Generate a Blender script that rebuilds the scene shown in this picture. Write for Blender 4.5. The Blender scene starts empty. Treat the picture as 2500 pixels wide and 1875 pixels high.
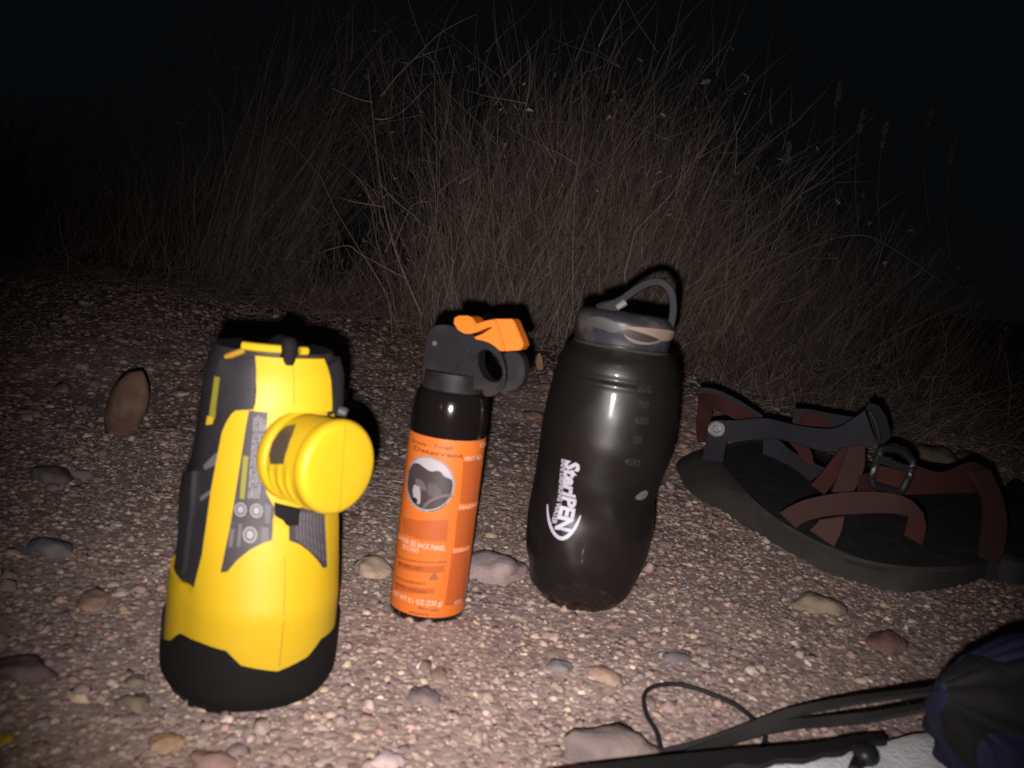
import bpy, bmesh, math, random
import numpy as np
from mathutils import Vector, Matrix, noise
from mathutils.geometry import delaunay_2d_cdt
random.seed(7); rng = np.random.default_rng(7)
R = math.radians
sc = bpy.context.scene
C = sc.collection

# ------------------------------------------------------------------ camera, sky, flash, exposure
PITCH, ROLL, FPX, HCAM = R(8.0), R(7.3), 2000.0, 0.25
CAM = Vector((0, 0, HCAM))
FW = Vector((0, math.cos(PITCH), -math.sin(PITCH)))
_r0 = Vector((1, 0, 0)); _u0 = Vector((0, math.sin(PITCH), math.cos(PITCH)))
RT = (_r0*math.cos(ROLL) + _u0*math.sin(ROLL)); UP = (-_r0*math.sin(ROLL) + _u0*math.cos(ROLL))
# with this basis the world's up direction leans to the right in the picture
cd = bpy.data.cameras.new('camera'); cam = bpy.data.objects.new('camera', cd); C.objects.link(cam)
m = Matrix((RT, UP, -FW)).transposed().to_4x4(); m.translation = CAM
cam.matrix_world = m
cd.sensor_width = 36; cd.lens = 36*FPX/2500; cd.clip_start = 0.01; cd.clip_end = 400
cd.dof.use_dof = True; cd.dof.focus_distance = 1.7; cd.dof.aperture_fstop = 14
sc.camera = cam

w = bpy.data.worlds.new('World'); sc.world = w; w.use_nodes = True
nt = w.node_tree; bg = nt.nodes['Background']
sky = nt.nodes.new('ShaderNodeTexSky'); sky.sky_type = 'NISHITA'; sky.sun_disc = False
sky.sun_elevation = R(-6.0); sky.sun_rotation = R(200)
ad = nt.nodes.new('ShaderNodeMix'); ad.data_type = 'RGBA'; ad.blend_type = 'ADD'; ad.inputs[0].default_value = 1.0
ad.inputs[7].default_value = (0.016, 0.019, 0.024, 1)      # faint blue airglow of the night sky
nt.links.new(sky.outputs[0], ad.inputs[6]); nt.links.new(ad.outputs[2], bg.inputs['Color']); bg.inputs['Strength'].default_value = 0.12

# the phone's flash, right beside the lens (below it and a little to the left in this grip)
ld = bpy.data.lights.new('phone_flash', 'SPOT'); fl = bpy.data.objects.new('phone_flash', ld); C.objects.link(fl)
ld.energy = 25.0; ld.color = (1.0, 0.93, 0.90); ld.spot_size = R(77); ld.spot_blend = 1.0; ld.shadow_soft_size = 0.003
fpos = CAM - UP*0.016 - RT*0.007
aim = (FW + RT*(0.02) + UP*(-0.03)).normalized()
fl.rotation_euler = aim.to_track_quat('-Z', 'Y').to_euler(); fl.location = fpos
sc.view_settings.view_transform = 'Standard'; sc.view_settings.look = 'None'
sc.view_settings.exposure = 0; sc.view_settings.gamma = 1; sc.view_settings.use_curve_mapping = False

# ------------------------------------------------------------------ helpers: rays and ground
def ray(px, py):
    return (FW + RT*((px-1250)/FPX) - UP*((py-937.5)/FPX))
def at_depth(px, py, d): return CAM + ray(px, py)*d
def at_z(px, py, z):
    r = ray(px, py); return CAM + r*((z-HCAM)/r.z)
def sstep(a, b, x):
    t = min(1, max(0, (x-a)/(b-a))); return t*t*(3-2*t)
def H(x, y):
    h = 0.10*sstep(0.95, 2.1, y) + 0.02*max(0, y-2.1)
    h -= 0.05*sstep(0.45, 1.2, x)*sstep(1.1, 1.7, y)  # dip added at the far right so the grazing flash leaves it dark
    n = 0.006*noise.noise(Vector((x*5, y*5, 0.3))) + 0.004*noise.noise(Vector((x*17, y*17, 4.1)))
    far = sstep(0.8, 1.6, y)
    n += far*0.03*noise.noise(Vector((x*2.1, y*2.1, 9.0)))
    return h + n*(0.6+far)
def G(px, py):
    r = ray(px, py); t = 0.15
    while t < 8:
        p = CAM + r*t
        if p.z < H(p.x, p.y):
            return Vector((p.x, p.y, H(p.x, p.y)))
        t += 0.004
    p = CAM + r*4; return Vector((p.x, p.y, H(p.x, p.y)))
def dep(p): return (p-CAM).dot(FW)

# ------------------------------------------------------------------ helpers: materials
MATS = {}
def mat(name, col, rough=0.6, spec=0.5, metal=0.0, coat=0.0, var=0.0, vscale=60, bump=0.0, bscale=400, dirt=None, dirtamt=0.0):
    if name in MATS: return MATS[name]
    mt = bpy.data.materials.new(name); mt.use_nodes = True; MATS[name] = mt
    n = mt.node_tree.nodes; l = mt.node_tree.links; b = n['Principled BSDF']
    b.inputs['Roughness'].default_value = rough; b.inputs['Metallic'].default_value = metal
    b.inputs['Specular IOR Level'].default_value = spec; b.inputs['Coat Weight'].default_value = coat
    b.inputs['Coat Roughness'].default_value = 0.08
    tc = n.new('ShaderNodeTexCoord')
    nz = n.new('ShaderNodeTexNoise'); nz.inputs['Scale'].default_value = vscale; nz.inputs['Detail'].default_value = 5
    l.new(tc.outputs['Object'], nz.inputs['Vector'])
    mx = n.new('ShaderNodeMix'); mx.data_type = 'RGBA'
    c = Vector(col[:3]); lo = c*(1-var); hi = c*(1+var)
    mx.inputs[6].default_value = (*lo, 1); mx.inputs[7].default_value = (*[min(1, k) for k in hi], 1)
    l.new(nz.outputs['Fac'], mx.inputs[0]); out = mx.outputs[2]
    if dirt:
        n2 = n.new('ShaderNodeTexNoise'); n2.inputs['Scale'].default_value = vscale*0.6; n2.inputs['Detail'].default_value = 8
        l.new(tc.outputs['Object'], n2.inputs['Vector'])
        mr = n.new('ShaderNodeMapRange'); mr.inputs[1].default_value = 0.5; mr.inputs[2].default_value = 0.75; mr.inputs[4].default_value = dirtamt
        l.new(n2.outputs['Fac'], mr.inputs[0])
        m2 = n.new('ShaderNodeMix'); m2.data_type = 'RGBA'; m2.inputs[7].default_value = (*dirt, 1)
        l.new(mr.outputs[0], m2.inputs[0]); l.new(out, m2.inputs[6]); out = m2.outputs[2]
    l.new(out, b.inputs['Base Color'])
    if bump:
        n3 = n.new('ShaderNodeTexNoise'); n3.inputs['Scale'].default_value = bscale; n3.inputs['Detail'].default_value = 3
        l.new(tc.outputs['Object'], n3.inputs['Vector'])
        bp = n.new('ShaderNodeBump'); bp.inputs['Strength'].default_value = bump; bp.inputs['Distance'].default_value = 0.001
        l.new(n3.outputs['Fac'], bp.inputs['Height']); l.new(bp.outputs[0], b.inputs['Normal'])
    return mt
DUST = (0.30, 0.22, 0.16)
yellow = mat('yellow_plastic', (0.50, 0.318, 0.009), 0.5, 0.35, var=0.03, vscale=30, bump=0.05, dirt=DUST, dirtamt=0.06)
yellow_dk = mat('yellow_seam', (0.36, 0.19, 0.008), 0.6)
yellow_pr = mat('yellow_print', (0.20, 0.18, 0.015), 0.6)
blackp = mat('black_plastic', (0.019, 0.017, 0.020), 0.5, 0.4, var=0.2, bump=0.1, dirt=DUST, dirtamt=0.05)
rubber = mat('black_rubber', (0.0085, 0.0075, 0.0078), 0.8, 0.12, var=0.15, bump=0.15)
labelm = mat('label_grey', (0.038, 0.031, 0.034), 0.55, var=0.05)
printw = mat('print_white', (0.26, 0.235, 0.26), 0.6)
printg = mat('print_grey', (0.10, 0.088, 0.098), 0.6)
whitem = mat('white_ink', (0.50, 0.47, 0.56), 0.5)
glossk = mat('gloss_black', (0.008, 0.006, 0.006), 0.12, 0.5, coat=0.6)
orangep = mat('orange_plastic', (0.64, 0.165, 0.012), 0.45, 0.4, var=0.04)
orangel = mat('orange_label', (0.63, 0.150, 0.022), 0.5, 0.4, var=0.03)
orange_t = mat('orange_text_block', (0.45, 0.095, 0.02), 0.5, 0.4, var=0.12, vscale=900)
inkbr = mat('brown_ink', (0.14, 0.04, 0.01), 0.6)
inkpk = mat('pale_ink', (0.72, 0.42, 0.32), 0.6)
greyp = mat('head_plastic', (0.0085, 0.0075, 0.0095), 0.6, 0.25, var=0.15, bump=0.08, dirt=DUST, dirtamt=0.08)
pic_dk = mat('picture_dark', (0.05, 0.037, 0.038), 0.5, var=0.35, vscale=120)
pic_bk = mat('picture_black', (0.018, 0.012, 0.012), 0.5)
pic_md = mat('picture_mid', (0.12, 0.095, 0.10), 0.5, var=0.2, vscale=200)
pic_wh = mat('picture_white', (0.40, 0.36, 0.39), 0.5)
handm = mat('handle_plastic', (0.014, 0.0135, 0.017), 0.65, 0.2, var=0.2)
lidm = mat('lid_plastic', (0.025, 0.023, 0.029), 0.42, 0.4, var=0.3, dirt=(0.22, 0.17, 0.15), dirtamt=0.35, vscale=90)
dustm = mat('dried_dust', (0.24, 0.17, 0.14), 0.9, 0.2, var=0.3)
solem = mat('sole_grey', (0.070, 0.066, 0.060), 0.7, 0.3, var=0.2, bump=0.2, dirt=DUST, dirtamt=0.12)
footb = mat('footbed_black', (0.042, 0.040, 0.046), 0.7, 0.25, var=0.4, vscale=90, bump=0.6, bscale=900, dirt=DUST, dirtamt=0.12)
redw = mat('red_webbing', (0.050, 0.017, 0.015), 0.85, 0.15, var=0.15, bump=0.5, bscale=1500)
darkredw = mat('dusty_red_webbing', (0.056, 0.029, 0.026), 0.9, 0.1, var=0.15, bump=0.5, bscale=1500)
greyw = mat('grey_webbing', (0.026, 0.025, 0.032), 0.85, 0.15, var=0.15, bump=0.5, bscale=1500)
buckm = mat('buckle_plastic', (0.012, 0.012, 0.015), 0.42, 0.4)
metalm = mat('emblem_metal', (0.35, 0.34, 0.32), 0.4, 0.5, metal=0.7)
cordm = mat('black_cord', (0.014, 0.012, 0.015), 0.7, 0.3, bump=0.5, bscale=2000)
webm = mat('black_webbing', (0.022, 0.021, 0.021), 0.8, 0.2, var=0.2, bump=0.5, bscale=1500)
bluem = mat('navy_nylon', (0.014, 0.015, 0.045), 0.7, 0.25, var=0.15, bump=0.2, bscale=900)
sackk = mat('black_nylon', (0.011, 0.011, 0.011), 0.75, 0.2, var=0.2, bump=0.2, bscale=900)
padm = mat('grey_foam', (0.80, 0.79, 0.82), 0.9, 0.15, var=0.22, vscale=260, bump=1.0, bscale=500)

def attr_mat(name, attrname, rough=0.85, mott=0.25, scale=150):
    mt = bpy.data.materials.new(name); mt.use_nodes = True
    n = mt.node_tree.nodes; l = mt.node_tree.links; b = n['Principled BSDF']
    b.inputs['Roughness'].default_value = rough; b.inputs['Specular IOR Level'].default_value = 0.25
    a = n.new('ShaderNodeAttribute'); a.attribute_name = attrname
    tc = n.new('ShaderNodeTexCoord'); nz = n.new('ShaderNodeTexNoise'); nz.inputs['Scale'].default_value = scale; nz.inputs['Detail'].default_value = 6
    l.new(tc.outputs['Object'], nz.inputs['Vector'])
    mr = n.new('ShaderNodeMapRange'); mr.inputs[1].default_value = 0.3; mr.inputs[2].default_value = 0.7
    mr.inputs[3].default_value = 1-mott; mr.inputs[4].default_value = 1+mott
    l.new(nz.outputs['Fac'], mr.inputs[0])
    vm = n.new('ShaderNodeVectorMath'); vm.operation = 'SCALE'
    l.new(a.outputs['Color'], vm.inputs[0]); l.new(mr.outputs[0], vm.inputs['Scale'])
    l.new(vm.outputs[0], b.inputs['Base Color'])
    return mt
gravelm = attr_mat('gravel_stone', 'stone_colour')
grassm = attr_mat('dry_grass', 'stem_colour', 0.8, 0.15, 60)

# ------------------------------------------------------------------ helpers: objects
def smooth(me, ang=35):
    me.polygons.foreach_set('use_smooth', [True]*len(me.polygons))
    me.set_sharp_from_angle(angle=R(ang))
def mk(name, verts, faces, mt, parent=None, ang=35, label=None):
    me = bpy.data.meshes.new(name); me.from_pydata([tuple(v) for v in verts], [], faces); me.validate()
    bm = bmesh.new(); bm.from_mesh(me); bmesh.ops.recalc_face_normals(bm, faces=bm.faces); bm.to_mesh(me); bm.free()
    if isinstance(mt, (list, tuple)):
        for q in mt: me.materials.append(q)
    elif mt: me.materials.append(mt)
    if ang is not None: smooth(me, ang)
    o = bpy.data.objects.new(name, me); C.objects.link(o)
    if parent:
        o.parent = parent; o.matrix_parent_inverse = root_of(parent).matrix_world.inverted() if False else Matrix.Identity(4)
        # world-space vertices: shift into the parent's frame
        off = world_origin(parent)
        me.transform(Matrix.Translation(-off)); o.location = (0, 0, 0)
    if label: o['label'] = label
    return o
def root_of(o):
    while o.parent: o = o.parent
    return o
def world_origin(o):
    p = Vector((0, 0, 0))
    while o: p = p + o.location; o = o.parent
    return p
def thing(name, label, cat, loc=(0, 0, 0), group=None):
    o = bpy.data.objects.new(name, None); C.objects.link(o); o.location = loc; o.empty_display_size = 0.02
    o['label'] = label; o['category'] = cat
    if group: o['group'] = group
    return o
def solo(name, verts, faces, mt, label, cat, group=None, ang=35):
    o = mk(name, verts, faces, mt, None, ang); o['label'] = label; o['category'] = cat
    c = sum((Vector(v) for v in verts), Vector())/len(verts)
    o.data.transform(Matrix.Translation(-c)); o.location = c
    if group: o['group'] = group
    return o

def in_frame(x_, y_, o_, X, Y): return o_ + X*x_ + Y*y_
def extrude_poly(poly, o_, X, Y, N, th, bev=0.0008):
    """outline (x,y) in plane (X,Y) at o_, thickness th along N (centred), with a small chamfer"""
    bm = bmesh.new()
    vs = [bm.verts.new(o_ + X*a + Y*b - N*th/2) for a, b in poly]
    f = bm.faces.new(vs)
    r = bmesh.ops.extrude_face_region(bm, geom=[f])
    bmesh.ops.translate(bm, verts=[v for v in r['geom'] if isinstance(v, bmesh.types.BMVert)], vec=N*th)
    bmesh.ops.recalc_face_normals(bm, faces=bm.faces)
    if bev:
        caps = [e for e in bm.edges if any(len(q.verts) == len(poly) and len(poly) > 4 or (len(poly) == 4 and abs(q.normal.dot(N)) > .99) for q in e.link_faces)]
        bmesh.ops.bevel(bm, geom=caps, offset=bev, segments=2, affect='EDGES', clamp_overlap=True)
    bmesh.ops.triangulate(bm, faces=[q for q in bm.faces if len(q.verts) > 4])
    v = [x.co.copy() for x in bm.verts]; bm.verts.index_update(); fc = [[q.index for q in x.verts] for x in bm.faces]; bm.free()
    return v, fc
def smooth_poly(poly, it=2, keep=()):
    for _ in range(it):
        out = []
        for i in range(len(poly)):
            a = poly[i]; b = poly[(i+1) % len(poly)]
            out.append((a[0]*.75+b[0]*.25, a[1]*.75+b[1]*.25)); out.append((a[0]*.25+b[0]*.75, a[1]*.25+b[1]*.75))
        poly = out
    return poly
def catmull(pts, n=8, closed=False):
    P = [Vector(p) for p in pts]; out = []
    N = len(P); rngn = N if closed else N-1
    for i in range(rngn):
        p0 = P[(i-1) % N] if closed or i > 0 else P[0]*2-P[1]
        p1 = P[i]; p2 = P[(i+1) % N]
        p3 = P[(i+2) % N] if closed or i+2 < N else P[-1]*2-P[-2]
        for k in range(n):
            t = k/n
            out.append(0.5*((2*p1) + (p2-p0)*t + (2*p0-5*p1+4*p2-p3)*t*t + (3*p1-p0-3*p2+p3)*t**3))
    if not closed: out.append(P[-1])
    return out
def tube(pts, r, n=8, taper=None, flat=None):
    """round (or flat=(axis,k)) tube along points"""
    v = []; f = []; pn = len(pts); up = Vector((0.1, 0.2, 1)).normalized()
    for i, p in enumerate(pts):
        t = (pts[min(i+1, pn-1)] - pts[max(i-1, 0)]).normalized()
        a = t.cross(up).normalized(); b = a.cross(t).normalized()
        rr = r if taper is None else r*(1+(taper-1)*i/(pn-1))
        for k in range(n):
            q = 2*math.pi*k/n
            v.append(p + a*math.cos(q)*rr + b*math.sin(q)*rr)
    for i in range(pn-1):
        for k in range(n):
            f.append([i*n+k, i*n+(k+1) % n, (i+1)*n+(k+1) % n, (i+1)*n+k])
    f.append(list(range(n))[::-1]); f.append([(pn-1)*n+k for k in range(n)])
    return v, f
def ribbon(A, B, th):
    """strap between two edge lines A and B (lists of points), thickness th"""
    v = []; f = []; n = len(A)
    for i in range(n):
        t = (A[min(i+1, n-1)]-A[max(i-1, 0)]).normalized(); wv = (B[i]-A[i])
        nn = t.cross(wv); nn = nn.normalized() if nn.length > 1e-9 else Vector((0, 0, 1))
        v += [A[i]+nn*th/2, B[i]+nn*th/2, B[i]-nn*th/2, A[i]-nn*th/2]
    for i in range(n-1):
        for k in range(4):
            f.append([i*4+k, i*4+(k+1) % 4, (i+1)*4+(k+1) % 4, (i+1)*4+k])
    f.append([0, 1, 2, 3]); f.append([(n-1)*4+3-k for k in range(4)])
    return v, f
def join(parts):
    V = []; F = []
    for v, f in parts:
        o_ = len(V); V += list(v); F += [[i+o_ for i in q] for q in f]
    return V, F

class Polar:
    """a body round an axis: origin O, X right, Y front, Z along the axis; radius function Rf(u,z) (u=0 is the front, + to the right)"""
    def __init__(s, O, X, Y, Z, Rf, z0, z1): s.O, s.X, s.Y, s.Z, s.Rf, s.z0, s.z1 = O, X, Y, Z, Rf, z0, z1
    def pt(s, u, z, off=0.0):
        r = s.Rf(u, z)+off
        return s.O + s.X*(r*math.sin(u)) + s.Y*(r*math.cos(u)) + s.Z*z
    def local(s, p):
        d = p - s.O; return d.dot(s.X), d.dot(s.Y), d.dot(s.Z)
    def hit(s, px, py):
        r = ray(px, py); c = dep(s.O)
        best = None; t = c-0.12; prev = t
        while t < c+0.12:
            x, y, z = s.local(CAM + r*t)
            zz = min(max(z, s.z0), s.z1); u = math.atan2(x, y); g = math.hypot(x, y)-s.Rf(u, zz)
            if z < s.z0: g += (s.z0-z)
            if z > s.z1: g += (z-s.z1)
            if best is None or g < best[0]: best = (g, u, zz)
            if g < 0:
                lo, hi = prev, t
                for _ in range(14):
                    md = (lo+hi)/2; x, y, z = s.local(CAM + r*md)
                    if math.hypot(x, y)-s.Rf(math.atan2(x, y), min(max(z, s.z0), s.z1)) < 0: hi = md
                    else: lo = md
                x, y, z = s.local(CAM + r*hi); return math.atan2(x, y), z
            prev = t; t += 0.0006
        return best[1], best[2]
    def loft(s, zs, nu=72, off=0.0, cap=True):
        v = []; f = []
        for z in zs:
            for k in range(nu): v.append(s.pt(2*math.pi*k/nu, z, off))
        for i in range(len(zs)-1):
            for k in range(nu): f.append([i*nu+k, i*nu+(k+1) % nu, (i+1)*nu+(k+1) % nu, (i+1)*nu+k])
        if cap:
            f.append(list(range(nu))[::-1]); f.append([(len(zs)-1)*nu+k for k in range(nu)])
        return v, f
    def patch(s, poly, off=0.001, th=0.0015, grid=0.004, rref=None, cyclic=False):
        """poly: [(u,z)...]; off: number or function(u,z) -> raised shell following the body"""
        rref = rref or s.Rf(0, (s.z0+s.z1)/2)
        P = []
        n = len(poly)
        for i in range(n):
            a = Vector((poly[i][0]*rref, poly[i][1])); b = Vector((poly[(i+1) % n][0]*rref, poly[(i+1) % n][1]))
            k = max(1, int((b-a).length/grid))
            for j in range(k): P.append(a.lerp(b, j/k))
        nb = len(P); xs = [p.x for p in P]; ys = [p.y for p in P]
        def inside(x, y):
            c = False
            for i in range(nb):
                a = P[i]; b = P[i-1]
                if (a.y > y) != (b.y > y) and x < (b.x-a.x)*(y-a.y)/(b.y-a.y)+a.x: c = not c
            return c
        pts = list(P); gx = min(xs)+grid/2
        while gx < max(xs):
            gy = min(ys)+grid/2
            while gy < max(ys):
                if inside(gx, gy): pts.append(Vector((gx, gy)))
                gy += grid
            gx += grid
        vv, ee, ff, _, _, _ = delaunay_2d_cdt(pts, [(i, (i+1) % nb) for i in range(nb)], [], 1, 1e-7)
        of = off if callable(off) else (lambda u, z: off)
        top = [s.pt(p.x/rref, p.y, of(p.x/rref, p.y)) for p in vv]
        bot = [s.pt(p.x/rref, p.y, of(p.x/rref, p.y)-th) for p in vv]
        N = len(top); f = [list(q) for q in ff]
        cnt = {}
        for q in ff:
            for i in range(len(q)):
                e = (q[i], q[(i+1) % len(q)]); cnt[e] = 1
        side = [[a, b, b+N, a+N] for (a, b) in cnt if (b, a) not in cnt]
        return top+bot, f+side
    def pixpoly(s, pix): return [s.hit(a, b) for a, b in pix]
    def text(s, body, p0, p1, h, off, rref=None, squeeze=True, bold=0.0):
        """letters laid on the body between pixels p0 and p1 (left and right end of the baseline), capital height h"""
        rref = rref or s.Rf(0, (s.z0+s.z1)/2)
        cu = bpy.data.curves.new('t', 'FONT'); cu.body = body; cu.size = 1; cu.resolution_u = 2; cu.offset = bold
        ob = bpy.data.objects.new('t', cu); C.objects.link(ob)
        me = bpy.data.meshes.new_from_object(ob.evaluated_get(bpy.context.evaluated_depsgraph_get()))
        V = [v.co.copy() for v in me.vertices]; F = [list(p.vertices) for p in me.polygons]
        bpy.data.objects.remove(ob); bpy.data.curves.remove(cu); bpy.data.meshes.remove(me)
        x0 = min(v.x for v in V); x1 = max(v.x for v in V); hh = 0.7
        a = s.hit(*p0) if len(p0) == 2 else p0[:2]; b = s.hit(*p1) if len(p1) == 2 else p1[:2]
        A = Vector((a[0]*rref, a[1])); B = Vector((b[0]*rref, b[1])); d = B-A; L = d.length; d.normalize(); q = Vector((-d.y, d.x))
        out = []
        for v in V:
            p = A + d*((v.x-x0)/(x1-x0)*L) + q*(v.y/hh*h)
            out.append(s.pt(p.x/rref, p.y, off))
        return out, F

def axes_from(front_az, lean_right=0.0, lean_back=0.0):
    """vertical axis frame: Y (front) turned front_az from -Y world towards +X"""
    Z = Vector((math.tan(lean_right), math.tan(lean_back), 1)).normalized()
    Y = Vector((math.sin(front_az), -math.cos(front_az), 0)); Y = (Y - Z*Y.dot(Z)).normalized()
    X = Z.cross(Y).normalized()
    # X must point to the viewer's right when looking at the front
    if X.dot(RT) < 0: X = -X
    return X, Y, Z
def interp(tab, z):
    if z <= tab[0][0]: return tab[0][1]
    for i in range(len(tab)-1):
        if z <= tab[i+1][0]:
            t = (z-tab[i][0])/(tab[i+1][0]-tab[i][0]); return tab[i][1]*(1-t)+tab[i+1][1]*t
    return tab[-1][1]
def profile(O, Z, pairs):
    """silhouette pixel pairs (bottom to top) -> [(z, radius)] on the axis"""
    out = []
    for (lx, ly), (rx, ry) in pairs:
        r = ray((lx+rx)/2, (ly+ry)/2); w0 = O-CAM
        # closest point on the axis to the ray
        a = Z.dot(Z); b = Z.dot(r); c = r.dot(r); d = Z.dot(w0); e = r.dot(w0)
        z = (b*e - c*d)/(a*c-b*b)
        out.append((z, math.hypot(rx-lx, ry-ly)/2/FPX*dep(O+Z*z)))
    return out
def drift(O, Z, pairs):
    """sideways offset (to the viewer's right) of each silhouette's middle from the axis"""
    out = []
    for (lx, ly), (rx, ry) in pairs:
        z = profile(O, Z, [((lx, ly), (rx, ry))])[0][0]; p = O+Z*z; d = dep(p)
        q = at_depth((lx+rx)/2, (ly+ry)/2, d); s_ = Z.cross(FW).normalized(); s_ = s_ if s_.dot(RT) > 0 else -s_
        out.append((z, (q-p).dot(s_)))
    return out

# ================================================================== THE GROUND
def build_ground():
    xs = np.concatenate([-np.geomspace(60, 2.2, 24), np.linspace(-2.1, 2.1, 260), np.geomspace(2.2, 60, 24)])
    ys = np.concatenate([-np.geomspace(30, 0.3, 16), np.linspace(-0.2, 3.4, 260), np.geomspace(3.5, 120, 30)])
    V = []; F = []
    for y in ys:
        for x in xs: V.append((x, y, H(x, y) if y < 8 else 0.10+0.02*(min(y, 20)-2.1)))
    n = len(xs)
    for j in range(len(ys)-1):
        for i in range(n-1): F.append([j*n+i, j*n+i+1, (j+1)*n+i+1, (j+1)*n+i])
    mt = bpy.data.materials.new('soil'); mt.use_nodes = True
    nn = mt.node_tree.nodes; l = mt.node_tree.links; b = nn['Principled BSDF']
    b.inputs['Roughness'].default_value = 0.95; b.inputs['Specular IOR Level'].default_value = 0.1
    tc = nn.new('ShaderNodeTexCoord')
    vo = nn.new('ShaderNodeTexVoronoi'); vo.inputs['Scale'].default_value = 260; vo.inputs['Randomness'].default_value = 1
    l.new(tc.outputs['Object'], vo.inputs['Vector'])
    cr = nn.new('ShaderNodeValToRGB'); el = cr.color_ramp.elements
    cols = [(0.0, (0.15, 0.10, 0.095)), (0.25, (0.27, 0.195, 0.175)), (0.5, (0.38, 0.28, 0.245)), (0.75, (0.31, 0.22, 0.22)), (1.0, (0.62, 0.50, 0.42))]
    el[0].position, el[0].color = 0, (*cols[0][1], 1); el[1].position, el[1].color = 1, (*cols[-1][1], 1)
    for p, c in cols[1:-1]:
        e = el.new(p); e.color = (*c, 1)
    sp = nn.new('ShaderNodeSeparateColor'); l.new(vo.outputs['Color'], sp.inputs[0]); l.new(sp.outputs[0], cr.inputs[0])
    nz = nn.new('ShaderNodeTexNoise'); nz.inputs['Scale'].default_value = 9; nz.inputs['Detail'].default_value = 8
    l.new(tc.outputs['Object'], nz.inputs['Vector'])
    mx = nn.new('ShaderNodeMix'); mx.data_type = 'RGBA'; mx.inputs[7].default_value = (0.36, 0.27, 0.235, 1)
    mr = nn.new('ShaderNodeMapRange'); mr.inputs[1].default_value = 0.35; mr.inputs[2].default_value = 0.65; mr.inputs[3].default_value = 0.0; mr.inputs[4].default_value = 0.5
    l.new(nz.outputs['Fac'], mr.inputs[0]); l.new(mr.outputs[0], mx.inputs[0]); l.new(cr.outputs[0], mx.inputs[6])
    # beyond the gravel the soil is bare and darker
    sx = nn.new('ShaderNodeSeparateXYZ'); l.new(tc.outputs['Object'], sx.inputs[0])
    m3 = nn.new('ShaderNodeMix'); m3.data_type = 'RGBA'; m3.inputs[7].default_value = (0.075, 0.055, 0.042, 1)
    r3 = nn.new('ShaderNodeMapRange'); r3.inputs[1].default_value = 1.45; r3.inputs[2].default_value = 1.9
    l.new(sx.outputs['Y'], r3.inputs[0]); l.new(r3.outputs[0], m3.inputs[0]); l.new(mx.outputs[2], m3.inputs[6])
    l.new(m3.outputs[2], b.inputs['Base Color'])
    bp = nn.new('ShaderNodeBump'); bp.inputs['Strength'].default_value = 0.35; bp.inputs['Distance'].default_value = 0.002
    l.new(vo.outputs['Distance'], bp.inputs['Height']); bp.invert = True; l.new(bp.outputs[0], b.inputs['Normal'])
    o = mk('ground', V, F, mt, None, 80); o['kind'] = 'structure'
    return o
ground = build_ground()

# stone shapes
def ico(sub):
    bm = bmesh.new(); bmesh.ops.create_icosphere(bm, subdivisions=sub, radius=1)
    V = np.array([v.co[:] for v in bm.verts]); F = np.array([[q.index for q in f.verts] for f in bm.faces]); bm.free(); return V, F
PAL = np.array([1.0,0.94,0.95])*1.15*np.array([[.30,.215,.175],[.25,.17,.155],[.22,.165,.175],[.36,.27,.205],[.43,.36,.25],[.19,.13,.125],[.27,.20,.19],
                [.48,.41,.34],[.14,.10,.105],[.33,.21,.175],[.24,.205,.185],[.38,.30,.27],[.29,.245,.19],[.17,.155,.165],[.55,.48,.46]])
PW = np.array([12,11,9,9,7,9,10,5,5,6,8,8,7,4,2.2]); PW = PW/PW.sum()
def hmap(x, y):  # vectorised-enough height: sampled grid
    return H(x, y)
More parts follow.
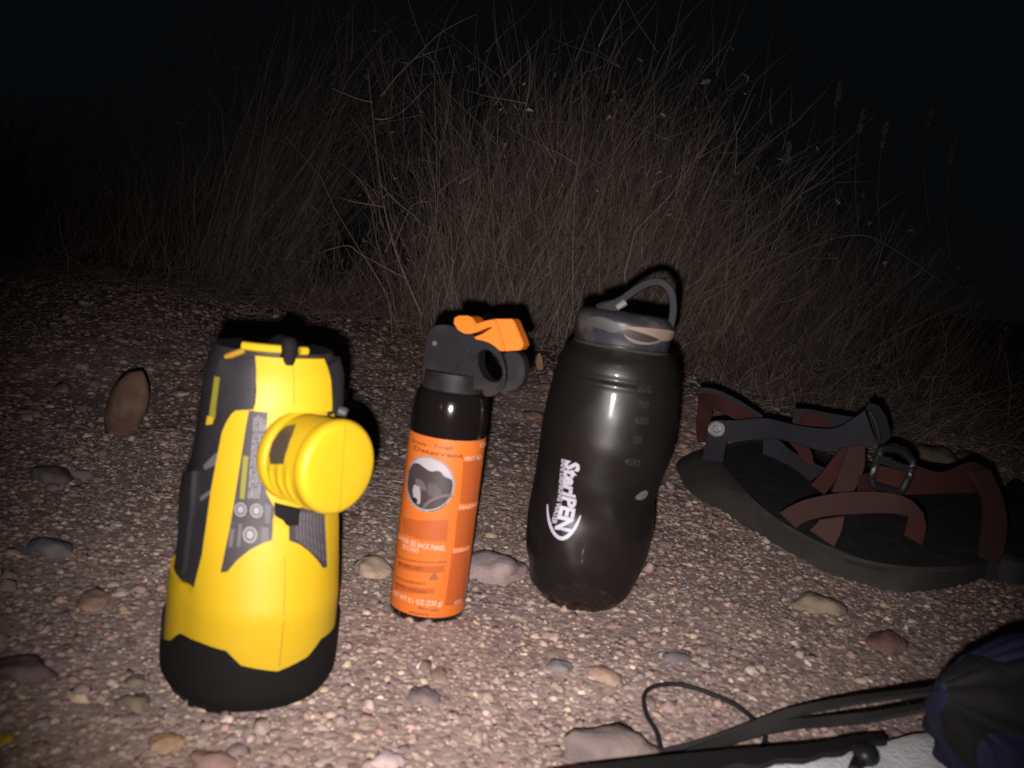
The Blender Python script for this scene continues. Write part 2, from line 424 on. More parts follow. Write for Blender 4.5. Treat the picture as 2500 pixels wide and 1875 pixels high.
# sampled height grid for fast lookups
_gx = np.linspace(-2.2, 2.2, 221); _gy = np.linspace(0.0, 3.4, 171)
_hg = np.array([[H(x, y) for x in _gx] for y in _gy])
def Hs(x, y):
    fx = np.clip((x+2.2)/4.4*220, 0, 219.999); fy = np.clip(y/3.4*170, 0, 169.999)
    ix = fx.astype(int); iy = fy.astype(int); tx = fx-ix; ty = fy-iy
    return (_hg[iy, ix]*(1-tx)+_hg[iy, ix+1]*tx)*(1-ty)+(_hg[iy+1, ix]*(1-tx)+_hg[iy+1, ix+1]*tx)*ty
def gravel_mesh(name, x, y, size, ico_sub, mt):
    n = len(x); V0, F0 = ico(ico_sub); m_ = len(V0)
    V = np.repeat(V0[None], n, 0)
    V = V*(1+rng.uniform(-0.30, 0.30, (n, m_, 1)))
    sc3 = np.stack([size*rng.uniform(0.75, 1.3, n), size*rng.uniform(0.6, 1.1, n), size*rng.uniform(0.5, 1.0, n)], 1)
    V = V*sc3[:, None, :]
    a = rng.uniform(0, 2*np.pi, n); t1 = rng.normal(0, 0.8, n)
    cx, sx_ = np.cos(t1), np.sin(t1)
    Y = V[:, :, 1]*cx[:, None]-V[:, :, 2]*sx_[:, None]; Z = V[:, :, 1]*sx_[:, None]+V[:, :, 2]*cx[:, None]; X = V[:, :, 0]
    ca, sa = np.cos(a)[:, None], np.sin(a)[:, None]
    X, Y = X*ca-Y*sa, X*sa+Y*ca
    P = np.stack([X+x[:, None], Y+y[:, None], Z+(Hs(x, y)+size*rng.uniform(-0.62, -0.12, n))[:, None]], 2).reshape(-1, 3)
    F = (F0[None]+(np.arange(n)*m_)[:, None, None]).reshape(-1, 3)
    me = bpy.data.meshes.new(name)
    me.vertices.add(len(P)); me.vertices.foreach_set('co', P.ravel())
    me.loops.add(F.size); me.loops.foreach_set('vertex_index', F.ravel().astype(np.int32))
    me.polygons.add(len(F)); me.polygons.foreach_set('loop_start', np.arange(0, F.size, 3, dtype=np.int32))
    me.polygons.foreach_set('use_smooth', np.ones(len(F), bool))
    me.update(calc_edges=True)
    col = PAL[rng.choice(len(PAL), n, p=PW)]*rng.uniform(0.75, 1.25, (n, 1)); col = col*.76+np.array([.36,.265,.235])*.24
    col = np.concatenate([col, np.ones((n, 1))], 1); col = np.repeat(col, m_, 0)
    at = me.attributes.new('stone_colour', 'FLOAT_COLOR', 'POINT'); at.data.foreach_set('color', col.astype(np.float32).ravel())
    me.materials.append(mt)
    return me
def edge_y(x):   # where the gravel gives way to soil and scrub
    return 1.95 - 0.35*np.clip((x-0.3)/0.8, 0, 1) + 0.08*np.sin(x*7)+0.05*np.sin(x*19+1)
def sample(n, y0, y1, spread=0.72):
    y = rng.uniform(y0, y1, n*3); x = rng.uniform(-1, 1, n*3)*(spread*y+0.12)
    k = rng.uniform(0, 1, n*3) < (spread*y+0.12)/(spread*y1+0.12)
    k &= y < edge_y(x)+rng.normal(0, 0.09, n*3)
    return x[k][:n], y[k][:n]
parts_x = []; 
def gravel_part(n, y0, y1, smin, smax, sub, name):
    x, y = sample(n, y0, y1); s = smin*(smax/smin)**(rng.uniform(0, 1, len(x))**1.9)
    return gravel_mesh(name, x, y, s, sub, gravelm)
bmj = []
for (n, y0, y1, a_, b_, sub) in ((46000, 0.26, 0.95, 0.0012, 0.0044, 1), (1000, 0.28, 1.0, 0.0035, 0.0070, 2),
                                 (32000, 0.85, 2.1, 0.0024, 0.0075, 1), (1300, 0.9, 2.0, 0.006, 0.012, 2)):
    bmj.append(gravel_part(n, y0, y1, a_, b_, sub, 'gravel'))
objs = []
for i, me in enumerate(bmj):
    o = bpy.data.objects.new('gravel' if i % 2 == 0 else 'small_stones', me); C.objects.link(o); o.parent = ground; o['kind'] = 'stuff'

# loose pebbles one can pick out: parts of the ground
peb_mats = []
for i, c in enumerate(PAL):
    peb_mats.append(mat('pebble_%s' % 'abcdefghijklmno'[i], tuple(c), 0.85, 0.25, var=0.35, vscale=45, bump=0.5, bscale=220, dirt=(.36,.27,.23), dirtamt=0.85))
def stone_mesh(seed, sub=2, sq=(1, .8, .5), rough=0.22):
    V0, F0 = ico(sub); out = []
    for v in V0:
        p = Vector(v); k = 1+rough*noise.noise(p*1.3+Vector((seed*7.1, 0, 0)))*1.6+rough*0.5*noise.noise(p*3.1+Vector((0, seed*3.3, 0)))
        q = p*k
        out.append(Vector((q.x*sq[0], q.y*sq[1], q.z*sq[2])))
    return out, [list(map(int, f)) for f in F0]
protos = []
for s_ in range(10):
    v, f = stone_mesh(s_+1, 2 if s_ < 4 else 1, (1, random.uniform(.65, .9), random.uniform(.4, .65)))
    me = bpy.data.meshes.new('pebble'); me.from_pydata([tuple(q) for q in v], [], f); smooth(me, 50)
    me.materials.append(peb_mats[0]); protos.append(me)
keep_off = []   # (x, y, r) footprints of the things standing on the ground
def add_pebbles(n):
    k = 0; tries = 0
    while k < n and tries < 5000:
        tries += 1
        y = random.uniform(0.33, 1.75); x = random.uniform(-1, 1)*(0.66*y+0.03)
        if random.random() > (0.66*y+0.03)/1.2: continue
        if any((x-a)**2+(y-b)**2 < r*r for a, b, r in keep_off): continue
        s_ = random.choice((0.006, 0.007, 0.008, 0.009, 0.011, 0.014))*(0.7+0.45*y)
        o = bpy.data.objects.new('pebble', random.choice(protos)); C.objects.link(o); o.parent = ground
        o.location = (x, y, H(x, y)+s_*random.uniform(-0.42, -0.12)); o.scale = (s_, s_, s_)
        o.rotation_euler = (random.uniform(-.3, .3), random.uniform(-.3, .3), random.uniform(0, 6.28))
        o.material_slots[0].link = 'OBJECT'; o.material_slots[0].material = peb_mats[int(rng.choice(len(PAL), p=PW))]
        k += 1

def rock(px, py, wpx, hpx, col, label, ang=0, up=False, seed=None, sink=0.42, flat=0.5, cat='stone', name='stone', var=0.2):
    p = G(px, py); d = dep(p); W = wpx/FPX*d/2
    seed = seed or (px*0.013+py*0.007)
    if up:   # a stone standing on edge
        sq = (W, W*0.55, hpx/FPX*d/2); dz = sq[2]*0.75
    else:    # lying: the visible height is mostly depth along the ground
        el = (HCAM-p.z)/max(0.1, p.y)
        L = hpx/FPX*d/2/max(0.2, math.sin(math.atan(el))+0.28); sq = (W, min(L, W*1.5), W*flat); dz = sq[2]*(0.5-sink)
    v, f = stone_mesh(seed, 3, (1, 1, 1), 0.27 if not up else .12)
    ca, sa = math.cos(ang), math.sin(ang)
    out = []
    for q in v:
        x, y, z = q.x*sq[0], q.y*sq[1], q.z*sq[2]
        if up: x, z = x*ca-z*sa, x*sa+z*ca
        else: x, y = x*ca-y*sa, x*sa+y*ca
        out.append(p + Vector((x, y, z+dz)))
    mt = mat('rock_%d' % (int(px)), tuple(c*1.08 for c in col), 0.95, 0.12, var=max(var, .3), vscale=70, bump=1.0, bscale=260, dirt=DUST, dirtamt=0.7)
    solo(name, out, f, mt, label, cat, ang=60)
ROCKS = [
 (305, 1065, 95, 190, (.165,.095,.072), 'tall orange tan stone standing on edge left of the yellow lamp', R(-12), True),
 (125, 1170, 100, 52, (.10,.085,.10), 'flat dark grey stone at the left edge, upper of the two dark ones', 0, False),
 (122, 1345, 115, 50, (.12,.12,.135), 'blue grey flat stone at the left edge, lower of the two dark ones', R(-10), False),
 (228, 1470, 75, 80, (.30,.19,.145), 'pinkish tan rounded stone between the left edge and the lamp base', R(30), False),
 (285, 1282, 27, 26, (.50,.44,.44), 'small round pale pebble left of the lamp above the tan stone', 0, False),
 (293, 1450, 38, 34, (.46,.37,.34), 'small pale pebble just right of the pinkish tan stone', 0, False),
 (905, 1392, 85, 75, (.42,.32,.24), 'sandy triangular stone between the lamp and the orange can', R(20), False),
 (1212, 1400, 150, 110, (.31,.235,.235), 'big mauve and tan stone between the orange can and the black bottle', R(-15), False),
 (1165, 1390, 70, 75, (.43,.33,.25), 'tan stone leaning against the big mauve stone beside the orange can', R(25), False),
 (1303, 1020, 52, 60, (.33,.20,.16), 'reddish square stone just left of the bottle shoulder', 0, False),
 (1315, 903, 20, 46, (.50,.32,.20), 'small upright orange stone near the spray can trigger', R(12), True),
 (1490, 1850, 250, 120, (.15,.115,.11), 'large smooth mauve rock at the bottom beside the grey pad', R(8), False),
 (2165, 1578, 95, 85, (.19,.105,.095), 'dark red stone between the sandal and the blue sack', R(-20), False),
 (1035, 1712, 80, 60, (.13,.10,.105), 'dark grey stone below the orange can', R(10), False),
 (405, 1822, 80, 70, (.36,.235,.15), 'orange tan stone at the bottom left below the lamp', R(15), False),
 (945, 1865, 82, 60, (.40,.31,.31), 'pale pink stone at the bottom edge below the orange can', 0, False),
 (60, 1655, 150, 80, (.11,.078,.085), 'large dark purple stone at the lower left edge', R(-8), False),
 (1475, 1660, 60, 95, (.33,.225,.175), 'long tan stone left of the cord loop', R(35), False),
 (2195, 1075, 62, 40, (.24,.19,.14), 'light clod of earth just right of the sandal buckles', 0, False),
 (2275, 1120, 130, 75, (.17,.135,.10), 'broad brown clod of earth behind the toe of the sandal', 0, False),
 (1365, 1632, 62, 36, (.15,.135,.145), 'slate grey pebble below the black bottle', 0, False),
 (330, 1722, 85, 50, (.15,.125,.09), 'olive brown stone just below left of the lamp base', 0, False),
 (330, 1670, 50, 36, (.42,.37,.37), 'white grey stone against the lower left of the lamp base', 0, False),
 (2360, 1130, 90, 50, (.15,.12,.09), 'rough dark clod at the right edge behind the sandal toe', 0, False),
 (520, 1870, 110, 60, (.24,.15,.135), 'mauve stone cut by the bottom edge below the lamp', 0, False),
 (1995, 1485, 130, 50, (.26,.20,.145), 'flat tan stone below the front edge of the sandal sole', R(10), False),
]
for r_ in ROCKS:
    rock(*r_[:5], r_[5], ang=r_[6], up=r_[7])

# ================================================================== YELLOW WORK LAMP
def build_lamp():
    O = G(608, 1636); O.z -= 0.002
    az_view = math.atan2(-O.x, O.y)      # front pointing exactly at the camera
    X, Y, Z = axes_from(az_view + R(17), lean_right=R(-0.8))
    keep_off.append((O.x, O.y, 0.06))
    prs = [((404,1628),(806,1672)), ((402,1548),(812,1590)), ((414,1396),(826,1436)), ((438,1302),(830,1342)), ((469,1160),(834,1200)),
           ((494,1046),(838,1084)), ((519,879),(845,914)), ((541,826),(830,858))]
    tab = profile(O, Z, prs); dr = drift(O, Z, prs)
    zt = tab[-1][0]
    def Rf(u, z):
        r = interp(tab, z)
        # slightly boxy section
        c, s_ = abs(math.cos(u)), abs(math.sin(u)); n = 2.5
        k = (c**n+s_**n)**(-1/n); k = 1+(k-1)*0.2
        fl = 1-0.05*sstep(zt*0.5, zt*0.2, z)*0
        return r*k*0.985*fl - 0.0026*sstep(0.11, 0.05, z) + 0.2*interp(dr, z)*math.sin(u+R(17))
    B = Polar(O, X, Y, Z, Rf, 0.0, zt)
    t = thing('work_lamp', 'yellow and black cordless work lamp standing upright on the gravel', 'lamp', O)
    # black core with chamfered top
    zs = [0.001] + [zt*k/26 for k in range(1, 26)] + [zt-0.001]
    v, f = B.loft(zs, 80, -0.0015, cap=True); mk('body', v, f, blackp, t, 40)
    # keel-like front swelling
    zc = B.hit(655, 1493)[1]; za = B.hit(668, 1325)[1]; zb = B.hit(668, 1622)[1]
    def off(u, z):
        w_ = max(0, 1-(abs(u)/R(62))**2)
        k = 0.006*w_*(sstep(za+0.004, zc, z) if z > zc else 1-0.35*sstep(zc, zb, z)) if False else 0
        if z >= zc: k = 0.0065*w_*max(0, (za+0.008-z)/(za+0.008-zc)) if z < za+0.008 else 0
        else: k = 0.0065*w_*(1-0.35*min(1, (zc-z)/(zc-zb)))
        keel = 0.0016*max(0, 1-abs(u)/R(40))
        return 0.0012 + k + keel
    # yellow shell: band all round + front panel
    L = B.pixpoly([(479,1437),(489,1395),(499,1353),(508,1275),(519,1194),(537,1096),(545,1056),(555,1031),(568,1010),(581,999),(598,990),(618,988)])
    L[0] = (L[0][0], L[0][1])
    zband = B.hit(428, 1392)[1]; z0 = 0.022
    rr = [(-u, z) for u, z in L[::-1]]
    # notched band edge on the left wall
    e1 = B.hit(420, 1384); e2 = B.hit(443, 1420); e3 = B.hit(462, 1428); e4 = B.hit(476, 1440)
    poly = [(-math.pi+.001, z0), (math.pi-.001, z0), (math.pi-.001, zband), (-e1[0], e1[1]), (-e2[0], e2[1]), (-e3[0], e3[1]), (-e4[0], e4[1])] 
    poly += [(-u, z) for u, z in L] + [(u, z) for u, z in L[::-1]] + [e4, e3, e2, e1, (-math.pi+.001, zband)]
    v, f = B.patch(poly, off, 0.002, 0.0042); mk('yellow_shell', v, f, yellow, t, 50)
    # neck cover (raised box above the front panel)
    N1 = B.pixpoly([(628,989),(631,950),(630,900),(626,867)]); uR = B.hit(788, 985)[0]; uL = N1[0][0]
    zN = N1[-1][1]; zN0 = N1[0][1]-0.002
    pn = [(uL, zN0), (uL*1.0, zN0+0.004), (N1[1][0], N1[1][1]), (N1[2][0], N1[2][1]), (N1[3][0]+.01, zN), (uR-.02, zN), (uR+.01, zN-0.004), (uR+.015, N1[2][1]), (uR, zN0)]
    v, f = B.patch(pn, lambda u, z: 0.0035+0.003*sstep(zN, zN0, z), 0.006, 0.004); mk('neck_cover', v, f, yellow, t, 45)
    # top piping
    for nm, a_, b_ in (('top_trim', (597,846), (684,848)), ('top_trim', (727,853), (745,858))):
        A_ = B.hit(*a_); B2 = B.hit(*b_); n = 8
        line = [B.pt(A_[0]+(B2[0]-A_[0])*k/n, (A_[1]+B2[1])/2, 0.001) for k in range(n+1)]
        v, f = tube(line, 0.0022, 8); mk(nm, v, f, yellow, t)
    A_ = B.hit(548, 872); B2 = B.hit(594, 855)
    line = [B.pt(A_[0]+(B2[0]-A_[0])*k/6, A_[1]+(B2[1]-A_[1])*k/6, -0.0012) for k in range(7)]
    v, f = tube(line, 0.0016, 8); mk('top_trim', v, f, yellow_dk, t)
    # black faceted collar pieces either side of the neck
    for u0, u1 in ((uL-0.62, uL-0.03), (uR+0.05, uR+0.6)):
        pn = [(u0, zN0-0.004), (u1, zN0), (u1, zN-0.001), (u0, zN-0.004)]
        v, f = B.patch(pn, 0.0022, 0.004, 0.005); mk('collar_panel', v, f, blackp, t, 30)
    # hanging hook on top
    hp = at_depth(706, 848, dep(O+Z*zt)-0.03)
    kv, kf = stone_mesh(5, 3, (.0042, .0042, .0055), .02)
    v, f = join([([hp-Z*0.0005+X*q.x+Y*q.y+Z*q.z for q in kv], kf), tube([hp-Z*0.009, hp-Z*0.002], 0.0040, 14), tube([hp+Z*0.001, hp+Z*0.002-Y*0.015, hp-Z*0.003-Y*0.03], 0.0042, 10, 0.7)]); mk('hook', v, f, rubber, t)
    # rubber boot with jagged top edge
    jag = [(405,1560),(428,1562),(446,1545),(500,1562),(560,1577),(592,1611),(668,1624),(735,1592),(765,1552),(806,1526)]
    J = B.pixpoly(jag); J = [(-math.pi+.001, J[0][1])]+[(-2.2, J[0][1]), (-1.9, J[2][1])]+J[0:]+[(2.0, J[-1][1]), (2.3, J[-1][1]-.006), (math.pi-.001, J[-1][1]-0.006)]
    J = [J[0]] + sorted([j for j in J[1:]], key=lambda q: q[0])
    poly = [(-math.pi+.001, 0.004), (math.pi-.001, 0.004)] + J[::-1]
    v, f = B.patch(poly, lambda u, z: off(u, z)*0.72+0.0022-0.0045*sstep(0.012, 0.0, z), 0.004, 0.004); mk('rubber_boot', v, f, rubber, t, 50)
    v, f = B.loft([-0.004, 0.0, 0.006], 72, -0.003); mk('base_plate', v, f, rubber, t)
    for a in (-2.4, -0.75, 0.35, 1.5):
        pn = [(a-.25, -0.0), (a+.25, -0.0), (a+.22, 0.012), (a-.22, 0.012)]
        v, f = B.patch(pn, lambda u, z: 0.0004+0.1*z, 0.006, 0.005); mk('foot', v, f, rubber, t)
    # seam
    for zA, zB in ((zb+0.002, za-0.006), (zN0+0.004, zN-0.002)):
        oo = (lambda u, z: off(u, z)+0.0001) if zA < za else (lambda u, z: 0.0036+0.003*sstep(zN, zN0, z))
        v, f = B.patch([(-.006, zA), (.006, zA), (.006, zB), (-.006, zB)], oo, 0.0006, 0.004); mk('seam', v, f, yellow_dk, t)
    # printed label panel
    lp = [(610,1001),(655,1001),(646,1080),(640,1140),(650,1200),(668,1235),(662,1313),(642,1320),(613,1336),(584,1361),(562,1389),(546,1392),(560,1310),(575,1220),(592,1110),(602,1045)]
    v, f = B.patch(B.pixpoly(lp), lambda u, z: off(u, z)+0.0003, 0.0007, 0.004); mk('label_panel', v, f, labelm, t)
    lab = bpy.data.objects[ [o.name for o in t.children if o.name.startswith('label_panel')][0] ]
    lp2 = [(702,1238),(790,1225),(787,1262),(783,1379),(773,1381),(761,1361),(743,1340),(722,1323),(700,1314)]
    v, f = B.patch(B.pixpoly(lp2), lambda u, z: off(u, z)+0.0003, 0.0007, 0.004); lab2 = mk('label_panel', v, f, labelm, t)
    def quad(pix, mt, par, nm='print', o2=0.0006):
        v, f = B.patch(B.pixpoly(pix), lambda u, z: off(u, z)+o2, 0.0003, 0.004); mk(nm, v, f, mt, par)
    quad([(597,1110),(609,1112),(599,1216),(588,1214)], yellow_pr, lab, 'yellow_print')
    # lines of tiny vertical print
    TX = ['READ THE MANUAL BEFORE USE', 'DO NOT LOOK INTO THE LAMP', 'KEEP DRY AND CLEAN OFF', 'USE ONLY WITH BATTERY']
    for k in range(4):
        x0, x1 = 622+k*7.2, 608+k*7.2
        v, f = B.text(TX[k], (x0, 1012+6*abs(k-1)), (x1-1, 1214), 0.0011, 0.0012+0.0018, bold=0.02)
        v2 = v
        # follow the shell
        vv = []
        for q in v:
            x_, y_, z_ = B.local(q); u = math.atan2(x_, y_); vv.append(B.pt(u, z_, off(u, z_)+0.0007))
        mk('print', vv, f, printw, lab, None)
    def ring(cx, cy, r, mt):
        out = []
        for rad in (r, r*0.78):
            out.append([(cx+rad*math.cos(a*math.pi/10)*0.85, cy+rad*math.sin(a*math.pi/10)) for a in range(20)])
        A = [B.hit(*p) for p in out[0]]; Bb = [B.hit(*p) for p in out[1]]
        V = [B.pt(u, z, off(u, z)+0.0006) for u, z in A]+[B.pt(u, z, off(u, z)+0.0006) for u, z in Bb]
        F = [[i, (i+1) % 20, 20+(i+1) % 20, 20+i] for i in range(20)]
        mk('mark_ring', V, F, mt, lab, None)
        quad([(cx+r*0.45*math.cos(a*math.pi/5), cy+r*0.55*math.sin(a*math.pi/5)) for a in range(10)], mt, lab, 'mark')
    ring(590, 1241, 17, printw); ring(627, 1243, 17, printw); ring(612, 1301, 19, printw)
    quad([(566,1288),(577,1288),(572,1330),(563,1332)], printg, lab); quad([(586,1275),(594,1275),(590,1330),(582,1330)], printg, lab)
    quad([(646,1225),(660,1230),(658,1275),(646,1272)], printg, lab); quad([(638,1282),(655,1284),(654,1312),(638,1318)], printg, lab)
    for k in range(9):
        x = 712+k*8
        v, f = B.text('WARNING READ ALL SAFETY TEXT', (x+5, 1247), (x+3, 1312+k*7.5), 0.0010, 0.001)
        vv = []
        for q in v:
            x_, y_, z_ = B.local(q); u = math.atan2(x_, y_); vv.append(B.pt(u, z_, off(u, z_)+0.0007))
        mk('print', vv, f, printw, lab2, None)
    # raised yellow arch spike with black nub above it
    quad([(663,1330),(664,1262),(672,1258),(682,1272),(697,1284),(697,1330)], yellow, t, 'arch_tab', 0.0012)
    v, f = B.patch(B.pixpoly([(668,1222),(722,1236),(718,1275),(694,1276),(684,1262),(668,1252)]), lambda u, z: off(u, z)+0.003, 0.004, 0.004)
    mk('switch_nub', v, f, rubber, t)
    # marks on the black side wall
    for pp in ([(498,1136),(528,1106),(532,1118),(528,1135),(502,1147)], [(490,1213),(520,1192),(518,1204),(492,1223)]):
        v, f = B.patch(B.pixpoly(pp), 0.0005, 0.001, 0.004); mk('side_mark', v, f, printg, t)
    v, f = B.patch(B.pixpoly([(534,918),(544,920),(531,1022),(520,1020)]), 0.0028, 0.001, 0.004); mk('side_slot', v, f, yellow_pr, t)
    v, f = B.patch(B.pixpoly([(518,1014),(530,1016),(526,1034),(514,1036)]), 0.003, 0.001, 0.004); mk('side_button', v, f, yellow, t)
    v, f = B.patch(B.pixpoly([(452,1150),(476,1150),(470,1250),(450,1400),(432,1390),(442,1290)]), 0.0016, 0.003, 0.004); mk('side_rail', v, f, blackp, t)
    # swivelling lamp head, a ribbed drum
    fc = at_depth(830, 1142, 0.411); rc = at_depth(722, 1110, 0.431)
    HZ = (fc-rc).normalized(); Lh = (fc-rc).length
    HX = HZ.cross(Z).normalized(); HX = HX if HX.dot(RT) > 0 else -HX; HY = HZ.cross(HX).normalized(); HY = HY if HY.dot(Z) > 0 else -HY
    RF = 119/FPX*0.408
    def Hr(u, z):   # u=0 is up
        k = z/Lh
        base = interp([(-.6, .45), (-.25, .70), (-0.08, .93), (0, .99), (.10, 1.0), (.16, .93), (.8, .97), (.86, 1.0), (.955, 1.0), (1.0, .955), (1.02, .93)], k)
        rib = 0.05*max(0, math.sin((k-.2)*math.pi*2/0.2))*sstep(.2, .25, k)*sstep(.82, .78, k)*sstep(0.2, -0.4, math.cos(u))
        return RF*(base+rib)
    D = Polar(rc, HX, HY, HZ, Hr, -0.6*Lh, Lh*1.02)
    zs = [Lh*(-.6+1.62*k/64) for k in range(65)]
    v, f = D.loft(zs, 80, 0, cap=False)
    n = len(v); nu = 80
    for kk, rk in ((1.035, .86), (1.045, .6), (1.05, .3)):
        for a in range(nu):
            u = 2*math.pi*a/nu; v.append(rc+HX*(RF*rk*math.sin(u))+HY*(RF*rk*math.cos(u))+HZ*(Lh*kk))
    for j in range(3):
        b0 = n-nu+j*nu
        for a in range(nu): f.append([b0+a, b0+(a+1) % nu, b0+nu+(a+1) % nu, b0+nu+a])
    f.append([n+2*nu+a for a in range(nu)]); f.append(list(range(nu))[::-1])
    hd = mk('lamp_head', v, f, yellow, t, 35)
    v, f = D.patch(D.pixpoly([(722,1037),(716,1058),(703,1095),(693,1133),(662,1133),(659,1110),(667,1080),(684,1055),(700,1042)]), 0.0006, 0.001, 0.0035)
    mk('head_window', v, f, mat('smoked_window', (0.06, 0.045, 0.03), 0.35, var=0.3), hd)
    fs = [rc+HZ*(Lh*1.0505)+HY*(RF*q) for q in (.92, .5, 0, -.5, -.92)]
    v, f = ribbon([p-HX*0.0002 for p in fs], [p+HX*0.0002 for p in fs], 0.0004); mk('face_seam', v, f, yellow_dk, hd)
    # pivot boss joining head and body
    v, f = tube([rc-HZ*Lh*0.9, rc-HZ*Lh*0.3], RF*0.75, 32); mk('pivot', v, f, yellow, t)
    v, f = tube([at_depth(828, 1003, 0.452), at_depth(846, 1010, 0.452)], 0.003, 12); mk('pivot_screw', v, f, mat('screw_steel', (.05,.05,.055), .5), t)
build_lamp()

# ================================================================== SPRAY CAN
def build_can():
    O = G(1041, 1488)
    O.z -= 0.001
    az = math.atan2(-O.x, O.y)
    X, Y, Z = axes_from(az, lean_right=R(0.2), lean_back=R(0.5))
    keep_off.append((O.x, O.y, 0.035))
    prs = [((950,1486),(1127,1508)), ((1003,1000),(1191,1022))]
    tb = profile(O, Z, prs); r = 0.5*(tb[0][1]+tb[1][1])
    zs0 = profile(O, Z, [((1010,962),(1188,986))])[0][0]; zsh = tb[1][0]
    zn = profile(O, Z, [((1028,938),(1180,958))])[0][0]
    rn = 75/FPX*dep(O)*0.97
    tabR = [(0, r*0.93), (0.002, r), (zsh-0.002, r), (zsh+0.35*(zs0-zsh), r*0.985), (zs0, r*0.93), (zn, rn)]
    Cn = Polar(O, X, Y, Z, lambda u, z: interp(tabR, z), 0, zn)
    t = thing('spray_can', 'orange labelled bear spray can standing between the yellow lamp and the black bottle', 'spray can', O)
    dome = []
    for k in range(13):
        a = k/12*math.pi/2; dome.append((zsh-0.002+(zn-zsh+0.002)*math.sin(a), rn+(r-rn)*math.cos(a)))
    tabR[:] = [(0, r*0.95), (0.0015, r)] + dome
    v, f = Cn.loft([0, 0.0008, 0.0015]+[zsh*k/12 for k in range(1, 12)]+[q[0] for q in dome], 72); can = mk('canister', v, f, glossk, t, 40)
    zl1 = Cn.hit(1094, 1074)[1]; zl0 = Cn.hit(1040, 1507)[1]
    lab_v, lab_f = Cn.patch([(-2.9, zl0), (2.9, zl0), (2.9, zl1), (-2.9, zl1)], 0.0003, 0.0004, 0.004); lab = mk('orange_label', lab_v, lab_f, orangel, t)
    uE = Cn.hit(1143, 1430)[0]
    def quad(pix, mt, nm='print', o2=0.0005):
        v, f = Cn.patch(Cn.pixpoly(pix), o2, 0.0002, 0.0035); return mk(nm, v, f, mt, lab)
    # darker text blocks
    quad([(1131,1118),(1172,1112),(1160,1226),(1122,1229)], orange_t, 'text_block'); quad([(1117,1246),(1158,1238),(1146,1330),(1108,1336)], orange_t, 'text_block')
    quad([(1103,1350),(1140,1342),(1133,1465),(1085,1478)], orange_t, 'text_block')
    quad([(985,1262),(1095,1268),(1091,1320),(1040,1320),(985,1300)], orange_t, 'text_block')
    quad([(975,1370),(1085,1380),(1085,1396),(1040,1398),(972,1382)], orange_t, 'text_block')
    quad([(968,1420),(1060,1436),(1060,1448),(965,1436)], orange_t, 'text_block')
    # black silver rim strip at the lower right
    quad([(1141,1408),(1160,1404),(1150,1500),(1128,1498)], mat('label_backing', (.16,.15,.17), .35), 'label_backing', 0.0004)
    T = [('Grizzly - Tough', (1008,1078), (1106,1097), .0022, inkbr), ('Deterrent', (1013,1097), (1130,1118), .0030, inkbr),
         ('FIRST AID', (1133,1125), (1172,1119), .0028, inkpk), ('HAZARD', (1120,1243), (1163,1232), .0028, inkpk), ('STORAGE', (1105,1350), (1142,1340), .0028, inkpk),
         ('CAN', (1168,1092), (1184,1086), .0032, inkpk), ('NOTICE', (1107,1475), (1125,1469), .0026, inkpk),
         ('DANGER SEE BACK PANEL', (975,1313), (1087,1343), .0034, inkpk), ('KEEP OUT OF REACH', (985,1338), (1023,1350), .0034, inkpk),
         ('NET WT 8.1 OZ (230 g)', (962,1450), (1078,1477), .0036, inkpk), ('EPA REG. NO.', (974,1376), (1035,1392), .0020, inkbr),
         ('ACTIVE INGREDIENTS', (968,1410), (1040,1428), .0018, inkbr), ('UNITED STATES', (965,1422), (1040,1448), .0016, inkbr),
         ('hazardous to humans and domestic animals', (972,1358), (1090,1372), .0016, inkbr), ('Made for wildlife', (1022,1485), (1070,1492), .0018, inkbr), ('manufactured for', (1000,1494), (1048,1503), .0018, inkbr)]
    for s_, a, b, h, mt in T:
        v, f = Cn.text(s_, a, b, h, 0.0008, bold=0.02); mk('lettering', v, f, mt, lab, None)
    # small seated mark
    quad([(1048,1412),(1062,1395),(1070,1412),(1066,1416),(1046,1416)], mat('mark_brown', (.30,.09,.025), .6), 'symbol')
    # round picture of a bear (generic)
    cu, cz = Cn.hit(1042, 1182); Rr = 0.0182
    def disc(du, dz, ru, rz, rot, mt, nm, o2, n=24, wob=0.0, sd=0):
        pp = []
        for k in range(n):
            a = 2*math.pi*k/n; rr_ = 1+wob*noise.noise(Vector((math.cos(a)*1.7+sd, math.sin(a)*1.7, sd)))
            x_ = ru*math.cos(a)*rr_; y_ = rz*math.sin(a)*rr_
            x2 = x_*math.cos(rot)-y_*math.sin(rot); y2 = x_*math.sin(rot)+y_*math.cos(rot)
            xx, yy = du+x2, dz+y2
            q = math.hypot(xx/1.0, yy/1.0)
            if q > Rr*0.97 and nm != 'picture_rim' and nm != 'picture_field': xx *= Rr*0.97/q; yy *= Rr*0.97/q
            pp.append((cu+xx/r, cz+yy))
        v, f = Cn.patch(pp, o2, 0.0001, 0.0025); return mk(nm, v, f, mt, lab)
    disc(0, 0, Rr*1.06, Rr*1.06, 0, pic_md, 'picture_rim', 0.00035, 40)
    disc(0, 0, Rr, Rr, 0, pic_wh, 'picture_field', 0.00045, 40)
    bear = [(-.98,.2),(-.86,.48),(-.72,.66),(-.45,.72),(-.15,.60),(.12,.50),(.34,.60),(.50,.56),(.60,.42),(.76,.36),(.95,.30),(.99,-.1),(.92,-.42),(.7,-.7),(.45,-.87),(.1,-.98),(-.3,-.94),(-.7,-.7),(-.95,-.35)]
    bear = smooth_poly(bear, 2)
    pp = [(cu+a*Rr*.99/r, cz+(b)*Rr*.99) for a, b in bear]
    v, f = Cn.patch(pp, 0.00055, 0.0001, 0.0025); mk('bear_picture', v, f, pic_dk, lab)
